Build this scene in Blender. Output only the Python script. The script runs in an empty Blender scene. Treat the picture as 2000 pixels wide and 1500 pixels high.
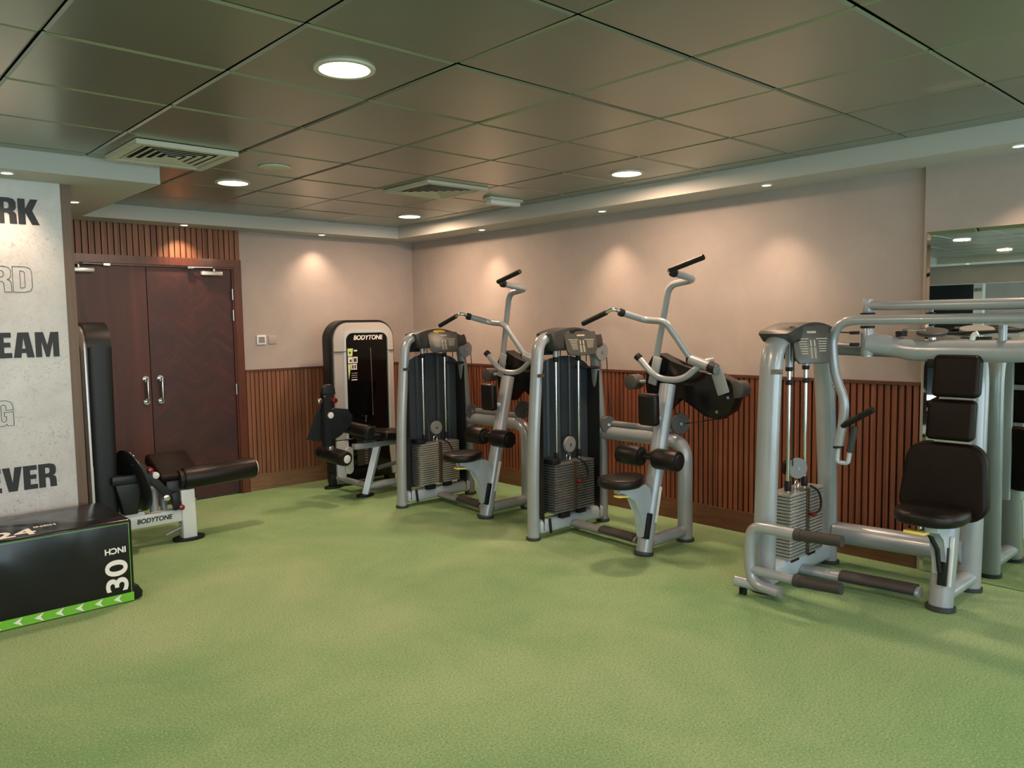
import bpy, bmesh, math, random
from mathutils import Vector, Matrix
random.seed(7)
D = bpy.data
SC = bpy.context.scene
COL = SC.collection
PI = math.pi

# ------------------------------------------------------------------ camera
cam_d = D.cameras.new('camera'); cam_d.sensor_width = 36.0; cam_d.lens = 1533.97 * 36 / 2000
cam = D.objects.new('camera', cam_d); COL.objects.link(cam)
_r = Vector((0.73598993, -0.67680794, -0.01580611)); _u = Vector((0.06405842, 0.04637911, 0.99686784)); _f = Vector((0.673955, 0.73469721, -0.0774898))
cam.matrix_world = Matrix(((_r.x, _u.x, -_f.x, -5.0215), (_r.y, _u.y, -_f.y, -7.0669), (_r.z, _u.z, -_f.z, 1.55), (0, 0, 0, 1)))
cam_d.clip_start = 0.05
SC.camera = cam
# ------------------------------------------------------------------ view, world, daylight
SC.view_settings.view_transform = 'Standard'; SC.view_settings.look = 'None'
SC.view_settings.exposure = 0.04; SC.view_settings.gamma = 1.0; SC.view_settings.use_curve_mapping = False
SKY = 5.0
w = D.worlds.new('world'); SC.world = w; w.use_nodes = True
w.node_tree.nodes['Background'].inputs[0].default_value = (0.74, 0.93, 1.0, 1)
w.node_tree.nodes['Background'].inputs[1].default_value = SKY
try:
    SC.cycles.max_bounces = 10; SC.cycles.diffuse_bounces = 5; SC.cycles.glossy_bounces = 5
    SC.cycles.sample_clamp_indirect = 8.0
except Exception:
    pass
HC, HS = 2.545, 2.433            # tile ceiling, dropped border
RX0, RY0 = -10.3, -9.6            # far corner of the room
FZ = 2.11
WINS = [(-8.9, -6.4), (-6.0, -3.5), (-3.1, -0.6)]
WZ0, WZ1 = 0.25, 2.35
for a, b in WINS:                # portals: steer sampling of the sky through the window openings
    l = D.lights.new('window_portal', 'AREA'); l.shape = 'RECTANGLE'; l.size = b - a; l.size_y = WZ1 - WZ0
    l.cycles.is_portal = True
    o = D.objects.new('window_portal', l); COL.objects.link(o); o.location = ((a + b) / 2, RY0 - 0.02, (WZ0 + WZ1) / 2)
    o.rotation_euler = (PI / 2, 0, 0)   # -Z of the lamp looks to +y
WARM = (1.0, 0.67, 0.45)

# ------------------------------------------------------------------ materials
def new_mat(n):
    m = D.materials.new(n); m.use_nodes = True
    return m, m.node_tree, m.node_tree.nodes['Principled BSDF']
def mat(n, col, rough=0.5, metal=0.0, coat=0.0, spec=0.5, noise=None, bump=None, emit=None):
    m, t, b = new_mat(n)
    c = (col[0], col[1], col[2], 1)
    b.inputs['Base Color'].default_value = c; b.inputs['Roughness'].default_value = rough; b.inputs['Metallic'].default_value = metal
    b.inputs['Coat Weight'].default_value = coat; b.inputs['Coat Roughness'].default_value = 0.08; b.inputs['Specular IOR Level'].default_value = spec
    tc = None
    if noise or bump:
        tc = t.nodes.new('ShaderNodeTexCoord')
    if noise:
        sc, amt, st = noise
        mp = t.nodes.new('ShaderNodeMapping'); mp.inputs['Scale'].default_value = st
        nz = t.nodes.new('ShaderNodeTexNoise'); nz.inputs['Scale'].default_value = sc; nz.inputs['Detail'].default_value = 4
        mx = t.nodes.new('ShaderNodeMix'); mx.data_type = 'RGBA'
        rp = t.nodes.new('ShaderNodeMapRange'); rp.inputs['From Min'].default_value = 0.3; rp.inputs['From Max'].default_value = 0.7
        t.links.new(tc.outputs['Object'], mp.inputs[0]); t.links.new(mp.outputs[0], nz.inputs['Vector'])
        t.links.new(nz.outputs[0], rp.inputs[0]); t.links.new(rp.outputs[0], mx.inputs[0])
        mx.inputs[6].default_value = (col[0] * (1 - amt), col[1] * (1 - amt), col[2] * (1 - amt), 1)
        mx.inputs[7].default_value = (min(1, col[0] * (1 + amt)), min(1, col[1] * (1 + amt)), min(1, col[2] * (1 + amt)), 1)
        t.links.new(mx.outputs[2], b.inputs['Base Color'])
    if bump:
        sc, st = bump
        nz = t.nodes.new('ShaderNodeTexNoise'); nz.inputs['Scale'].default_value = sc; nz.inputs['Detail'].default_value = 3
        bp = t.nodes.new('ShaderNodeBump'); bp.inputs['Strength'].default_value = st; bp.inputs['Distance'].default_value = 0.01
        t.links.new(tc.outputs['Object'], nz.inputs['Vector']); t.links.new(nz.outputs[0], bp.inputs['Height']); t.links.new(bp.outputs[0], b.inputs['Normal'])
    if emit:
        b.inputs['Emission Color'].default_value = (emit[0], emit[1], emit[2], 1); b.inputs['Emission Strength'].default_value = emit[3]
    return m

M = {}
M['alu'] = mat('silver_grey_paint', (0.33, 0.365, 0.40), 0.30, 0.22, 0.35, noise=(6, 0.06, (1, 1, 1)))
M['alu_dull'] = mat('dull_grey_paint', (0.24, 0.255, 0.27), 0.4, 0.2, 0.1)  # darker, duller grey than the main frame paint
M['alu_light'] = mat('pale_grey_paint', (0.46, 0.53, 0.60), 0.35, 0.1, 0.2)
M['white_paint'] = mat('white_frame_paint', (0.62, 0.67, 0.70), 0.35, 0.0, 0.3)
M['chrome'] = mat('chrome', (0.75, 0.75, 0.74), 0.14, 1.0)
M['steel'] = mat('brushed_steel', (0.55, 0.55, 0.54), 0.3, 1.0)
M['leather'] = mat('black_leather', (0.009, 0.007, 0.007), 0.36, 0.0, 0.0, 0.28, bump=(180, 0.12))
M['leather_brown'] = mat('dark_brown_leather', (0.009, 0.005, 0.004), 0.42, 0.0, 0.0, 0.15, bump=(160, 0.12))
M['rubber'] = mat('black_rubber', (0.010, 0.010, 0.011), 0.5, spec=0.3)
M['rubber_grey'] = mat('dark_grey_rubber', (0.035, 0.033, 0.034), 0.55)
M['foot'] = mat('foot_rubber', (0.03, 0.035, 0.04), 0.5)
M['guard'] = mat('slate_plastic', (0.040, 0.054, 0.066), 0.36, 0.0, 0.0, 0.4)
M['guard_dark'] = mat('slate_plastic_dark', (0.012, 0.014, 0.016), 0.42, spec=0.3)
M['hood'] = mat('graphite_plastic', (0.045, 0.043, 0.041), 0.38, bump=(300, 0.08))
M['screen'] = mat('graphite_plate', (0.055, 0.055, 0.05), 0.3)
M['screen_ink'] = mat('placard_ink', (0.45, 0.43, 0.35), 0.5)
M['pulley'] = mat('pulley_grey', (0.23, 0.24, 0.25), 0.4, 0.1)
M['pulley_dark'] = mat('pulley_graphite', (0.075, 0.072, 0.07), 0.4, 0.1)
M['plate_dark'] = mat('weight_plate_grey', (0.12, 0.13, 0.135), 0.4, 0.3)
M['plate_light'] = mat('weight_plate_silver', (0.42, 0.43, 0.42), 0.33, 0.5)
M['strip'] = mat('selector_strip_bronze', (0.09, 0.07, 0.045), 0.4, 0.3, noise=(120, 0.6, (1, 1, 1)))
M['yellow'] = mat('yellow_plastic', (0.85, 0.70, 0.16), 0.4)
M['badge'] = mat('yellow_badge', (0.75, 0.50, 0.03), 0.4)
M['red'] = mat('red_knob', (0.17, 0.004, 0.008), 0.15, 0.0, 0.6)
M['gloss_black'] = mat('gloss_black_panel', (0.003, 0.003, 0.003), 0.10, spec=0.35)
M['cam_black'] = mat('smoked_black_cover', (0.006, 0.005, 0.005), 0.22, spec=0.35)
M['matte_black'] = mat('matte_black_shell', (0.008, 0.010, 0.012), 0.42, spec=0.35)
M['satin_black'] = mat('satin_black_steel', (0.014, 0.017, 0.020), 0.38, spec=0.35)
M['silver'] = mat('silver_trim', (0.62, 0.61, 0.60), 0.28, 0.45, 0.2)
M['ring_white'] = mat('white_plastic', (0.72, 0.74, 0.74), 0.4)
M['ink'] = mat('black_ink', (0.012, 0.013, 0.015), 0.5)
M['white_ink'] = mat('white_ink', (0.82, 0.82, 0.80), 0.5)
M['lime'] = mat('lime_ink', (0.16, 0.50, 0.035), 0.35, coat=0.3)
M['lime_pale'] = mat('pale_lime_label', (0.55, 0.70, 0.25), 0.5)
M['soffit'] = mat('soffit_paint', (0.47, 0.475, 0.455), 0.75)
M['ceil_white'] = mat('ceiling_fitting_cream', (0.55, 0.53, 0.43), 0.5)
M['void'] = mat('ceiling_void', (0.01, 0.01, 0.01), 0.9)  # near black puts the shade of tile gaps and grille into the colour
M['lamp'] = mat('lamp_glow', (0.9, 0.8, 0.7), 0.5, emit=(1.0, 0.80, 0.62, 9))
M['spot_lamp'] = mat('spot_glow', (0.9, 0.8, 0.7), 0.5, emit=(1.0, 0.86, 0.70, 7))
M['mirror'] = mat('mirror_glass', (0.66, 0.71, 0.65), 0.01, 1.0)
M['mirror_edge'] = mat('mirror_bevel_glass', (0.80, 0.84, 0.78), 0.03, 1.0)

def tex_mat(n, build, rough=0.5, coat=0.0, metal=0.0):
    m, t, b = new_mat(n)
    b.inputs['Roughness'].default_value = rough; b.inputs['Coat Weight'].default_value = coat; b.inputs['Metallic'].default_value = metal
    b.inputs['Coat Roughness'].default_value = 0.1
    tc = t.nodes.new('ShaderNodeTexCoord')
    build(t, b, tc)
    return m
def nz(t, vec, scale, detail=4, rough=0.55, stretch=None, dist=0.0):
    if stretch:
        mp = t.nodes.new('ShaderNodeMapping'); mp.inputs['Scale'].default_value = stretch
        t.links.new(vec, mp.inputs[0]); vec = mp.outputs[0]
    n = t.nodes.new('ShaderNodeTexNoise'); n.inputs['Scale'].default_value = scale; n.inputs['Detail'].default_value = detail
    n.inputs['Roughness'].default_value = rough; n.inputs['Distortion'].default_value = dist
    t.links.new(vec, n.inputs['Vector'])
    return n.outputs[0]
def ramp(t, fac, stops):
    r = t.nodes.new('ShaderNodeValToRGB'); e = r.color_ramp.elements
    while len(e) < len(stops): e.new(0.5)
    for k, (p, c) in enumerate(stops): e[k].position = p; e[k].color = (c[0], c[1], c[2], 1)
    t.links.new(fac, r.inputs[0]); return r.outputs[0]
def mixc(t, fac, a, b, mode='MIX'):
    m = t.nodes.new('ShaderNodeMix'); m.data_type = 'RGBA'; m.blend_type = mode
    for s, v in ((0, fac), (6, a), (7, b)):
        if hasattr(v, 'links'): t.links.new(v, m.inputs[s])
        elif s == 0: m.inputs[0].default_value = v
        else: m.inputs[s].default_value = (v[0], v[1], v[2], 1)
    return m.outputs[2]
def bump(t, b, h, strength, dist=0.005):
    p = t.nodes.new('ShaderNodeBump'); p.inputs['Strength'].default_value = strength; p.inputs['Distance'].default_value = dist
    t.links.new(h, p.inputs['Height']); t.links.new(p.outputs[0], b.inputs['Normal'])

def _floor(t, b, tc):
    v = tc.outputs['Object']
    blot = nz(t, v, 0.9, 5, 0.6, dist=0.4)
    base = ramp(t, blot, [(0.32, (0.160, 0.315, 0.140)), (0.50, (0.230, 0.375, 0.180)), (0.70, (0.31, 0.425, 0.235))])
    pale = ramp(t, nz(t, v, 0.55, 3, 0.5), [(0.62, (0, 0, 0)), (0.74, (0.35, 0.35, 0.35))])
    c = mixc(t, pale, base, (0.46, 0.48, 0.32))
    sp = nz(t, v, 105, 4, 0.9)
    c = mixc(t, ramp(t, sp, [(0.36, (1, 1, 1)), (0.48, (0, 0, 0))]), c, (0.09, 0.17, 0.07))
    c = mixc(t, ramp(t, sp, [(0.56, (0, 0, 0)), (0.65, (0.85, 0.85, 0.85))]), c, (0.55, 0.62, 0.38))
    t.links.new(c, b.inputs['Base Color']); bump(t, b, sp, 0.5, 0.004)
    b.inputs['Specular IOR Level'].default_value = 0.25
M['floor'] = tex_mat('green_rubber_granule', _floor, 0.72)

def _plaster(t, b, tc):
    v = tc.outputs['Object']
    c = ramp(t, nz(t, v, 2.5, 6, 0.65, dist=0.6), [(0.3, (0.345, 0.302, 0.28)), (0.7, (0.395, 0.348, 0.325))])
    t.links.new(c, b.inputs['Base Color']); bump(t, b, nz(t, v, 25, 4), 0.08)
M['wall'] = tex_mat('taupe_plaster', _plaster, 0.62)

def wood(n, dark, mid, light, stretch, scale, rough, coat, seed=0.0, chev=False):
    def bld(t, b, tc):
        v = tc.outputs['Object']
        g = nz(t, v, scale, 6, 0.65, stretch, 1.2)
        c = ramp(t, g, [(0.30, dark), (0.52, mid), (0.75, light)])
        if chev:
            sx = t.nodes.new('ShaderNodeSeparateXYZ'); t.links.new(v, sx.inputs[0])
            pp = t.nodes.new('ShaderNodeMath'); pp.operation = 'PINGPONG'; pp.inputs[1].default_value = 0.19
            t.links.new(sx.outputs[0], pp.inputs[0])
            md = t.nodes.new('ShaderNodeMath'); md.operation = 'MULTIPLY_ADD'; md.inputs[1].default_value = -0.8
            t.links.new(pp.outputs[0], md.inputs[0]); t.links.new(sx.outputs[2], md.inputs[2])
            cb = t.nodes.new('ShaderNodeCombineXYZ'); t.links.new(md.outputs[0], cb.inputs[2]); t.links.new(sx.outputs[0], cb.inputs[0])
            g2 = nz(t, cb.outputs[0], 5.0, 5, 0.7, (0.35, 1, 2.4), 0.8)
            c = mixc(t, ramp(t, g2, [(0.38, (0, 0, 0)), (0.62, (1, 1, 1))]), mixc(t, 0.75, c, (0.026, 0.012, 0.016)), c)
        t.links.new(c, b.inputs['Base Color'])
    return tex_mat(n, bld, rough, coat)
M['door_left'] = wood('mahogany_plain', (0.036, 0.011, 0.010), (0.066, 0.019, 0.015), (0.095, 0.028, 0.020), (3.0, 3.0, 0.16), 2.2, 0.48, 0.0)
M['door_right'] = wood('mahogany_figured', (0.034, 0.010, 0.010), (0.064, 0.017, 0.014), (0.095, 0.025, 0.018), (1.0, 1, 0.7), 3.0, 0.46, 0.0, chev=True)
M['frame_wood'] = wood('mahogany_frame', (0.060, 0.018, 0.010), (0.105, 0.030, 0.017), (0.13, 0.040, 0.022), (8, 8, 0.4), 3, 0.35, 0.3)
M['slat'] = wood('walnut_slat', (0.105, 0.040, 0.020), (0.215, 0.088, 0.045), (0.33, 0.155, 0.085), (24, 24, 0.35), 1.0, 0.5, 0.0)
M['slat_red'] = wood('reddish_slat', (0.095, 0.028, 0.014), (0.19, 0.062, 0.030), (0.29, 0.11, 0.058), (24, 24, 0.35), 1.0, 0.45, 0.0)
M['slat_back'] = mat('slat_backing', (0.030, 0.012, 0.007), 0.6)
M['cap_wood'] = mat('dark_cap_wood', (0.085, 0.032, 0.018), 0.5)
M['base_wood'] = wood('baseboard_oak', (0.13, 0.065, 0.030), (0.20, 0.105, 0.052), (0.26, 0.145, 0.075), (1.2, 1.2, 14), 3, 0.5, 0.0)
M['base_red'] = wood('baseboard_red', (0.080, 0.034, 0.016), (0.130, 0.056, 0.026), (0.17, 0.078, 0.038), (1.2, 1.2, 14), 3, 0.5, 0.0)
M['trim_wood'] = wood('greyed_trim', (0.10, 0.065, 0.042), (0.15, 0.10, 0.07), (0.20, 0.14, 0.10), (20, 20, 0.5), 1.5, 0.5, 0.0)

def _concrete(t, b, tc):
    v = tc.outputs['Object']
    c = ramp(t, nz(t, v, 3.0, 8, 0.7, dist=0.5), [(0.3, (0.50, 0.50, 0.51)), (0.7, (0.66, 0.66, 0.67))])
    sp = nz(t, v, 38, 5, 0.75, dist=1.5)
    pt = nz(t, v, 1.4, 3, 0.5)
    f = t.nodes.new('ShaderNodeMath'); f.operation = 'MULTIPLY'
    t.links.new(ramp(t, sp, [(0.54, (0, 0, 0)), (0.64, (0.8, 0.8, 0.8))]), f.inputs[0]); t.links.new(ramp(t, pt, [(0.4, (0.1, 0.1, 0.1)), (0.65, (1, 1, 1))]), f.inputs[1])
    c = mixc(t, f.outputs[0], c, (0.22, 0.23, 0.24))
    t.links.new(c, b.inputs['Base Color'])
M['concrete'] = tex_mat('printed_concrete', _concrete, 0.45, 0.15)

def _tile(t, b, tc):
    v = tc.outputs['Object']
    c = ramp(t, nz(t, v, 0.8, 3, 0.5), [(0.3, (0.295, 0.325, 0.27)), (0.7, (0.325, 0.355, 0.295))])
    vo = t.nodes.new('ShaderNodeTexVoronoi'); vo.inputs['Scale'].default_value = 150; vo.inputs['Randomness'].default_value = 0.0
    t.links.new(v, vo.inputs['Vector'])
    c = mixc(t, ramp(t, vo.outputs['Distance'], [(0.22, (0.35, 0.35, 0.35)), (0.32, (0, 0, 0))]), c, (0.03, 0.03, 0.025))
    t.links.new(c, b.inputs['Base Color'])
M['tile'] = tex_mat('perforated_metal_tile', _tile, 0.30, 0.0, 0.68)

def _vinyl(t, b, tc):
    v = tc.outputs['Object']
    b.inputs['Base Color'].default_value = (0.008, 0.009, 0.011, 1); b.inputs['Specular IOR Level'].default_value = 0.4
    bump(t, b, nz(t, v, 2.0, 1.5, 0.35, dist=1.0), 0.8, 0.04)
M['vinyl'] = tex_mat('black_vinyl', _vinyl, 0.22, 0.0)

# ------------------------------------------------------------------ mesh helpers
class MB:
    def __init__(s): s.bm = bmesh.new()
    def _add(s, verts, faces):
        vs = [s.bm.verts.new(v) for v in verts]
        for f in faces:
            try: s.bm.faces.new([vs[i] for i in f])
            except ValueError: pass
        return vs
    def box(s, x0, x1, y0, y1, z0, z1, bev=0.0, seg=2):
        b2 = bmesh.new(); bmesh.ops.create_cube(b2, size=1)
        for v in b2.verts: v.co = Vector(((x0 + x1) / 2 + v.co.x * (x1 - x0), (y0 + y1) / 2 + v.co.y * (y1 - y0), (z0 + z1) / 2 + v.co.z * (z1 - z0)))
        if bev: bmesh.ops.bevel(b2, geom=list(b2.edges), offset=bev, segments=seg, profile=0.5, affect='EDGES')
        s.merge(b2); return s
    def obox(s, c, size, rot=(0, 0, 0), bev=0.0, seg=2):
        from mathutils import Euler
        b2 = bmesh.new(); bmesh.ops.create_cube(b2, size=1)
        for v in b2.verts: v.co = Vector((v.co.x * size[0], v.co.y * size[1], v.co.z * size[2]))
        if bev: bmesh.ops.bevel(b2, geom=list(b2.edges), offset=bev, segments=seg, profile=0.5, affect='EDGES')
        R = Euler(rot).to_matrix()
        for v in b2.verts: v.co = R @ v.co + Vector(c)
        s.merge(b2); return s
    def merge(s, b2):
        b2.verts.index_update()
        m = [s.bm.verts.new(v.co) for v in b2.verts]
        for f in b2.faces: s.bm.faces.new([m[v.index] for v in f.verts])
        b2.free()
    def sweep(s, pts, ra, rb=None, ref=(0, 0, 1), fil=0.0, seg=16, radii=None):
        rb = rb or ra; P = [Vector(p) for p in pts]
        if fil and len(P) > 2:
            Q = [P[0]]
            for i in range(1, len(P) - 1):
                a, b, c = P[i - 1], P[i], P[i + 1]
                d1 = min(fil, (a - b).length * 0.48); d2 = min(fil, (c - b).length * 0.48)
                p0 = b + (a - b).normalized() * d1; p2 = b + (c - b).normalized() * d2
                for k in range(9):
                    q = k / 8; Q.append(p0 * (1 - q) ** 2 + b * 2 * q * (1 - q) + p2 * q * q)
            Q.append(P[-1]); P = Q
        n = len(P); tans = []
        for i in range(n):
            a = P[max(i - 1, 0)]; c = P[min(i + 1, n - 1)]; tans.append((c - a).normalized())
        r = Vector(ref); t0 = tans[0]
        if abs(r.normalized().dot(t0)) > 0.95: r = Vector((1, 0, 0)) if abs(t0.x) < 0.9 else Vector((0, 1, 0))
        nrm = (r - t0 * r.dot(t0)).normalized(); rings = []
        for i in range(n):
            tt = tans[i]; nrm = (nrm - tt * nrm.dot(tt)).normalized(); bi = tt.cross(nrm)
            k = radii[i] if radii and len(radii) == n else 1.0
            rings.append([P[i] + nrm * math.cos(2 * PI * j / seg) * ra * k + bi * math.sin(2 * PI * j / seg) * rb * k for j in range(seg)])
        vs = [v for rg in rings for v in rg]; fs = []
        for i in range(n - 1):
            for j in range(seg):
                fs.append((i * seg + j, i * seg + (j + 1) % seg, (i + 1) * seg + (j + 1) % seg, (i + 1) * seg + j))
        fs.append(tuple(range(seg - 1, -1, -1))); fs.append(tuple((n - 1) * seg + j for j in range(seg)))
        s._add(vs, fs); return s
    def cyl(s, a, b, r, seg=24, bev=0.0, r2=None):
        A, B = Vector(a), Vector(b); t = (B - A).normalized(); L = (B - A).length
        if bev:
            prof = [(0, r - bev), (bev * 0.3, r - bev * 0.3), (bev, r), (L - bev, r), (L - bev * 0.3, r - bev * 0.3), (L, r - bev)]
        else: prof = [(0, r), (L, r2 if r2 is not None else r)]
        s.lathe(A, t, prof, seg); return s
    def lathe(s, A, t, prof, seg=24):
        A = Vector(A); t = Vector(t).normalized()
        u = t.orthogonal().normalized(); v = t.cross(u); vs = []; fs = []
        for d, r in prof: vs += [A + t * d + u * math.cos(2 * PI * j / seg) * r + v * math.sin(2 * PI * j / seg) * r for j in range(seg)]
        for i in range(len(prof) - 1):
            for j in range(seg): fs.append((i * seg + j, i * seg + (j + 1) % seg, (i + 1) * seg + (j + 1) % seg, (i + 1) * seg + j))
        fs.append(tuple(range(seg - 1, -1, -1))); fs.append(tuple((len(prof) - 1) * seg + j for j in range(seg)))
        s._add(vs, fs); return s
    def prism(s, poly, axis, lo, hi, bev=0.0):
        """poly: 2D points on the plane across AXIS ('x': (y,z), 'y': (x,z), 'z': (x,y))"""
        def p3(p, a):
            return {'x': (a, p[0], p[1]), 'y': (p[0], a, p[1]), 'z': (p[0], p[1], a)}[axis]
        b2 = bmesh.new(); n = len(poly)
        A = [b2.verts.new(p3(p, lo)) for p in poly]; B = [b2.verts.new(p3(p, hi)) for p in poly]
        b2.faces.new(A); b2.faces.new(B[::-1])
        for i in range(n): b2.faces.new((A[i], B[i], B[(i + 1) % n], A[(i + 1) % n]))
        if bev:
            es = [e for e in b2.edges if len({v in A for v in e.verts}) == 1]
            bmesh.ops.bevel(b2, geom=es, offset=bev, segments=3, profile=0.5, affect='EDGES')
        s.merge(b2); return s
    def cushion(s, poly, axis, lo, hi, r, k=5):
        """padded slab: rim rounded by insetting the outline along its normals"""
        n = len(poly); A2 = sum(poly[i][0] * poly[(i + 1) % n][1] - poly[(i + 1) % n][0] * poly[i][1] for i in range(n)); sg = 1 if A2 > 0 else -1
        nr = []
        for i in range(n):
            a, c = poly[i - 1], poly[(i + 1) % n]; dx, dy = c[0] - a[0], c[1] - a[1]; L = math.hypot(dx, dy) or 1; nr.append((-dy / L * sg, dx / L * sg))
        def p3(p, a): return {'x': (a, p[0], p[1]), 'y': (p[0], a, p[1]), 'z': (p[0], p[1], a)}[axis]
        st = [(r * (1 - math.sin(PI / 2 * i / k)), r * (1 - math.cos(PI / 2 * i / k))) for i in range(k + 1)]
        prof = [(ins, lo + d) for ins, d in st] + [(ins, hi - d) for ins, d in reversed(st)]
        vs = []; fs = []
        for ins, a in prof: vs += [p3((poly[i][0] + nr[i][0] * ins, poly[i][1] + nr[i][1] * ins), a) for i in range(n)]
        for q in range(len(prof) - 1):
            for i in range(n): fs.append((q * n + i, q * n + (i + 1) % n, (q + 1) * n + (i + 1) % n, (q + 1) * n + i))
        fs.append(tuple(range(n - 1, -1, -1))); fs.append(tuple((len(prof) - 1) * n + i for i in range(n)))
        s._add(vs, fs); return s
    def ring(s, outer, inner, axis, lo, hi):
        def p3(p, a): return {'x': (a, p[0], p[1]), 'y': (p[0], a, p[1]), 'z': (p[0], p[1], a)}[axis]
        n = len(outer); vs = [p3(p, lo) for p in outer] + [p3(p, lo) for p in inner] + [p3(p, hi) for p in outer] + [p3(p, hi) for p in inner]
        fs = []
        for i in range(n):
            j = (i + 1) % n
            fs += [(i, j, n + j, n + i), (2 * n + i, 3 * n + i, 3 * n + j, 2 * n + j), (i, 2 * n + i, 2 * n + j, j), (n + i, n + j, 3 * n + j, 3 * n + i)]
        s._add(vs, fs); return s
    def build(s, name, m, parent=None, smooth=40, loc=None):
        bmesh.ops.recalc_face_normals(s.bm, faces=list(s.bm.faces))
        me = D.meshes.new(name); off = None
        if parent is not None: off = world_loc(parent)
        elif loc is not None: off = Vector(loc)
        if off is not None:
            for v in s.bm.verts: v.co -= off
        s.bm.to_mesh(me); s.bm.free()
        if smooth:
            for p in me.polygons: p.use_smooth = True
            me.set_sharp_from_angle(angle=math.radians(smooth))
        me.materials.append(M[m] if isinstance(m, str) else m)
        o = D.objects.new(name, me); COL.objects.link(o)
        if parent is not None: o.parent = parent
        elif loc is not None: o.location = loc
        return o
def world_loc(o):
    v = Vector((0, 0, 0))
    while o is not None: v = v + Vector(o.location); o = o.parent
    return v
def rrect(x0, x1, z0, z1, r, k=8):
    pts = []
    for cx, cz, a in ((x1 - r, z1 - r, 0), (x0 + r, z1 - r, 90), (x0 + r, z0 + r, 180), (x1 - r, z0 + r, 270)):
        for i in range(k + 1):
            t = math.radians(a + 90 * i / k); pts.append((cx + r * math.cos(t), cz + r * math.sin(t)))
    return pts
def rtop(x0, x1, z0, z1, r, k=10):
    pts = [(x0, z0), (x1, z0)]
    for cx, cz, a in ((x1 - r, z1 - r, 0), (x0 + r, z1 - r, 90)):
        for i in range(k + 1):
            t = math.radians(a + 90 * i / k); pts.append((cx + r * math.cos(t), cz + r * math.sin(t)))
    return pts
def tag(o, label=None, cat=None, group=None, kind=None):
    if label: o['label'] = label
    if cat: o['category'] = cat
    if group: o['group'] = group
    if kind: o['kind'] = kind
    return o
def thing(name, label, cat, loc, group=None):
    o = D.objects.new(name, None); COL.objects.link(o); o.location = loc
    return tag(o, label, cat, group)
def kids(o): return [c for c in D.objects if c.parent is o]
def copy_tree(o, parent=None):
    c = o.copy(); COL.objects.link(c)
    if parent is not None: c.parent = parent
    for ch in kids(o): copy_tree(ch, c)
    return c
def pillow(x0, x1, y0, y1, z0, z1, bev, puff=0.0):
    m = MB(); m.box(x0, x1, y0, y1, z0, z1, bev, 4); return m
def text(name, body, size, loc, rot, m, parent, bold=0.0, xs=1.0, shear=0.0, outline=0.0, depth=0.0015, align='RIGHT', space=1.0):
    cu = D.curves.new('lettering', 'FONT'); cu.body = body; cu.size = size; cu.align_x = align; cu.shear = shear; cu.space_character = space
    if outline: cu.fill_mode = 'NONE'; cu.bevel_depth = outline; cu.bevel_resolution = 0; cu.offset = bold
    else: cu.offset = bold; cu.extrude = depth
    ob = D.objects.new('lettering', cu); COL.objects.link(ob)
    bpy.context.view_layer.update()
    dg = bpy.context.evaluated_depsgraph_get()
    me = D.meshes.new_from_object(ob.evaluated_get(dg)); D.objects.remove(ob)
    me.materials.clear(); me.materials.append(M[m] if isinstance(m, str) else m)
    o = D.objects.new(name, me); COL.objects.link(o)
    o.location = Vector(loc) - (world_loc(parent) if parent is not None else Vector((0, 0, 0)))
    o.rotation_euler = rot; o.scale = (xs, 1, 1)
    if parent is not None: o.parent = parent
    return o
STR = 'structure'

# ================================================================== ROOM
tag(MB().box(RX0 - 0.2, 0.3, RY0 - 0.2, 0.3, -0.1, 0).build('floor', 'floor', smooth=0), 'mottled green rubber granule gym floor', None, None, STR)
# ceiling: dark void slab with separate metal tiles laid in it (surface pattern, one mesh)
c = MB(); c.box(RX0 - 0.2, 0.3, RY0 - 0.2, 0.3, HC + 0.06, HC + 0.12)
ceil = c.build('ceiling', 'void', smooth=0); tag(ceil, 'ceiling of square satin metal tiles', None, None, STR)
tl = MB(); PX, QY, TX, TY = -4.333, -2.1183, 0.637, 0.631
def tile_rect(x0, x1, y0, y1):
    g = 0.0045
    if x1 - x0 < 0.03 or y1 - y0 < 0.03: return
    x0 += g; x1 -= g; y0 += g; y1 -= g; e = 0.010; z = HC; tx = random.uniform(-1, 1) * 0.0012; ty = random.uniform(-1, 1) * 0.0016
    cs = [(x0, y0), (x1, y0), (x1, y1), (x0, y1)]; ci = [(x0 + e, y0 + e), (x1 - e, y0 + e), (x1 - e, y1 - e), (x0 + e, y1 - e)]
    mx, my = (x0 + x1) / 2, (y0 + y1) / 2
    h = lambda p: tx * (p[0] - mx) / 0.3 + ty * (p[1] - my) / 0.3
    v = [(p[0], p[1], z + 0.03) for p in cs] + [(p[0], p[1], z + 0.007 + h(p)) for p in cs] + [(p[0], p[1], z + h(p)) for p in ci]
    f = [(8, 9, 10, 11)] + [(4 + i, 4 + (i + 1) % 4, 8 + (i + 1) % 4, 8 + i) for i in range(4)]
    tl._add(v, f)
for i in range(-9, 8):
    for j in range(-4, 13):
        x0, x1 = PX + i * TX, PX + (i + 1) * TX; y1, y0 = QY - j * TY, QY - (j + 1) * TY
        x1 = min(x1, -0.33); y0 = max(y0, RY0); y1 = min(y1, -0.25); x0 = max(x0, RX0)
        if x1 <= x0 or y1 <= y0: continue
        if y1 <= -2.0 or x0 >= -3.28: tile_rect(x0, x1, y0, y1)
        elif x1 <= -3.28: tile_rect(x0, x1, y0, min(y1, -2.0))
        else:
            tile_rect(-3.28, x1, y0, y1); tile_rect(x0, -3.28, y0, min(y1, -2.0))
t_ = tl.build('ceiling_tiles', 'tile', ceil, smooth=0)
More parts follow.
